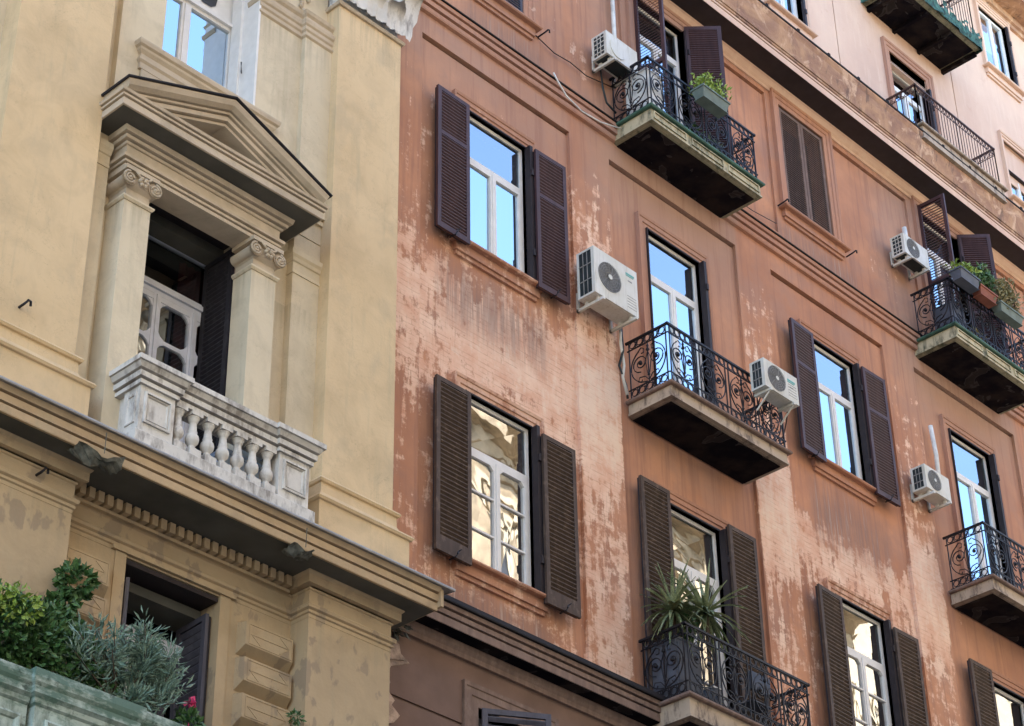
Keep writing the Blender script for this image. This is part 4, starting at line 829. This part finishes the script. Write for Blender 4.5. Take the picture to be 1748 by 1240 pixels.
# window boxes
def planter(label,x0,x1,y0,y1,z0,h,mat,leaf,n,fh,size,fmat='ivy',group='window boxes on the balcony rails',fl=None,asp=.45):
    t=thing('window_box',label,'planter',((x0+x1)/2,(y0+y1)/2,z0),group); a=(x1-x0)/2; b=(y1-y0)/2; m=MB()
    m.plan([(a-.03,b-.02),(-a+.03,b-.02),(-a+.03,-b+.02),(a-.03,-b+.02)],[(-.02,0),(.02,h-.03),(.035,h-.03),(.035,h),(.01,h),(-.0,h-.05)],closed=True); m.box(-a+.03,a-.03,-b+.02,b-.02,0,.01); m.build('box',mat,t)
    MB().box(-a+.03,a-.03,-b+.02,b-.02,h-.06,h-.04).build('earth','soil',t)
    p=thing('planter_plant',leaf,'plant',((x0+x1)/2,(y0+y1)/2,z0+h-.05)); m=MB()
    for i in range(n):
        c=(random.uniform(-a*.85,a*.85),random.gauss(0,b*.5)); k=random.random()**.7*fh; 
        leafs(m,[((c[0]+random.gauss(0,.05),c[1]+random.gauss(0,.05),k*(1-.35*(c[0]/a)**2)),(random.gauss(0,.6),random.gauss(0,.6),random.gauss(.5,.5)))],size,asp)
    m.build('foliage',fmat,p)
    m=MB()
    for i in range(8): xx=random.uniform(-a*.7,a*.7); m.tube([(xx,0,0),(xx+random.gauss(0,.04),random.gauss(0,.04),fh*.7)],.006)
    m.build('stems','bark',p)
    return t
planter('grey-green window box hooked outside the topmost left balcony rail',19.66,20.28,-1.0,-.78,22.30,.20,'planter_g','bright green bushy plant in the grey-green window box',520,.34,.075,'lime')
planter('dark grey window box at the near end of the far upper balcony rail',26.20,26.78,-1.06,-.84,22.42,.20,'planter_k','yellowing leafy plant in the dark grey window box',220,.20,.10,'lime')
planter('terracotta window box in the middle of the far upper balcony rail',26.80,27.32,-1.04,-.84,22.40,.18,'terra','bright green round-leaved plant over the terracotta window box',520,.50,.10,'ivy')
planter('grey-green window box beyond the terracotta one on the far upper balcony rail',27.40,28.1,-1.04,-.84,22.36,.18,'planter_g','brown-tinged straggly plant at the right edge of the far upper balcony',1300,.62,.075,'drygreen')
bush('balcony_plant','green plant low behind the rail of the topmost left balcony','potted plant',(20.0,-.45,21.74),[(260,(0,0,.28),(.22,.14,.22))],'ivy',.08,.5)
bush('balcony_plant','darker green plant behind the right half of the topmost left balcony rail','potted plant',(20.45,-.45,21.74),[(300,(0,0,.26),(.26,.14,.22))],'olive',.09,.3)
bush('balcony_plant','brownish plant low behind the rail of the far upper balcony','potted plant',(27.3,-.5,21.64),[(300,(0,0,.3),(.4,.15,.22))],'drygreen',.07,.5)
def bal_box(name,label,cat,x,y,z,sx,sy,sz,mat):
    t=thing(name,label,cat,(x,y,z)); m=MB(); m.box(0,sx,0,sy,.03,sz).box(-.01,sx+.01,-.01,sy+.01,sz,sz+.02)
    for a in (.02,sx-.05):
        for b in (.02,sy-.05): m.box(a,a+.03,b,b+.03,0,.03)
    m.build('body',mat,t); m=MB(); m.box(.05,sx-.05,-.012,0,.08,sz-.06); m.tube([(sx*.5-.05,-.03,sz*.6),(sx*.5+.05,-.03,sz*.6)],.008); m.build('front',mat,t)
bal_box('washing_cabinet','white cabinet at the left corner inside the topmost left balcony','cabinet',18.85,-.62,21.73,.34,.40,.78,'plastic')
bal_box('stacked_crate','dark crate inside the near corner of the far upper balcony','crate',26.35,-.70,21.64,.4,.35,.5,'planter_k')
# green safety net round the highest balcony slab
m=MB(); P=[(26.07,.0),(26.07,-.86),(28.64,-.86),(28.64,.0)]; nn=40; rows=7
Q=[]
for a,b in zip(P[:-1],P[1:]):
    L=max(4,int((Vector(b)-Vector(a)).length/.10)); Q+=[(a[0]+(b[0]-a[0])*i/L,a[1]+(b[1]-a[1])*i/L) for i in range(L)]
Q.append(P[-1]); vs=[]
for x,y in Q:
    for r in range(rows):
        zz=28.93+r*.075; o=random.gauss(0,.012)+.03; vs.append((x+(o if x>27.5 and y>-.85 else -o if y>-.85 else 0),y-(o if y<=-.85 else 0),zz+random.gauss(0,.012)))
k=rows; fs=[(i*k+j,i*k+j+1,(i+1)*k+j+1,(i+1)*k+j) for i in range(len(Q)-1) for j in range(rows-1) if random.random()>(.02,.02,.05,.3,.55,.7)[j]]
m.add(vs,fs); tag(m.build('safety_net','net'),'torn green mesh net wrapped round the slab of the highest balcony','net')
# hanging drip tuft under the yellow cornice end: broken plaster nest
m=MB(); leafs(m,blob(160,(14.45,-.10,12.28),(.28,.10,.10),.2),.12,.3); tag(m.build('rubble_tuft','torn'),'dark tuft of debris where the yellow cornice meets the terracotta wall','debris')
# ---------------- OPPOSITE SIDE OF THE STREET (seen only as reflections) ----------------
def opp(label,x0,x1,h,y=-17.6,bay=3.4,fl=4.3,mat='opp'):
    t=thing('opposite_building',label,'building',((x0+x1)/2,y,0)); m=MB(); X=(x0+x1)/2
    m.box(x0-X,x1-X,-12,0,0,h); m.plan([(x1-X,0),(x0-X,0)],[(-.1,h-.9),(.1,h-.85),(.15,h-.5),(.8,h-.4),(.9,h),(-.1,h+.05)]); m.build('wall',mat,t)
    s=MB(); d=MB(); n=int((x1-x0)/bay); q=(x1-x0)/n
    for i in range(n):
        for k in range(int(h/fl)):
            xc=x0-X+q*(i+.5); zz=k*fl+1.0
            d.box(xc-.6,xc+.6,.0,.01,zz,zz+2.3)
            s.box(xc-.85,xc-.6,0,.12,zz-.1,zz+2.4).box(xc+.6,xc+.85,0,.12,zz-.1,zz+2.4).box(xc-.95,xc+.95,0,.22,zz+2.4,zz+2.7).box(xc-.9,xc+.9,0,.2,zz-.3,zz-.1)
    for k in range(1,int(h/fl)+1): s.box(x0-X,x1-X,0,.15,k*fl-.25,k*fl)
    s.build('stone_trim','oppw',t); d.build('window_openings','oppdark',t); return t
opp('cream building across the street, facing the yellow palazzo',-8,27,30.5)
opp('tall sunlit ochre building across the street, facing the terracotta house',27.2,50,31.5,bay=3.8)
opp('pale corner building farther along the opposite side of the street',50.3,80,33.6,bay=3.1,mat='oppw')
bpy.context.view_layer.update()
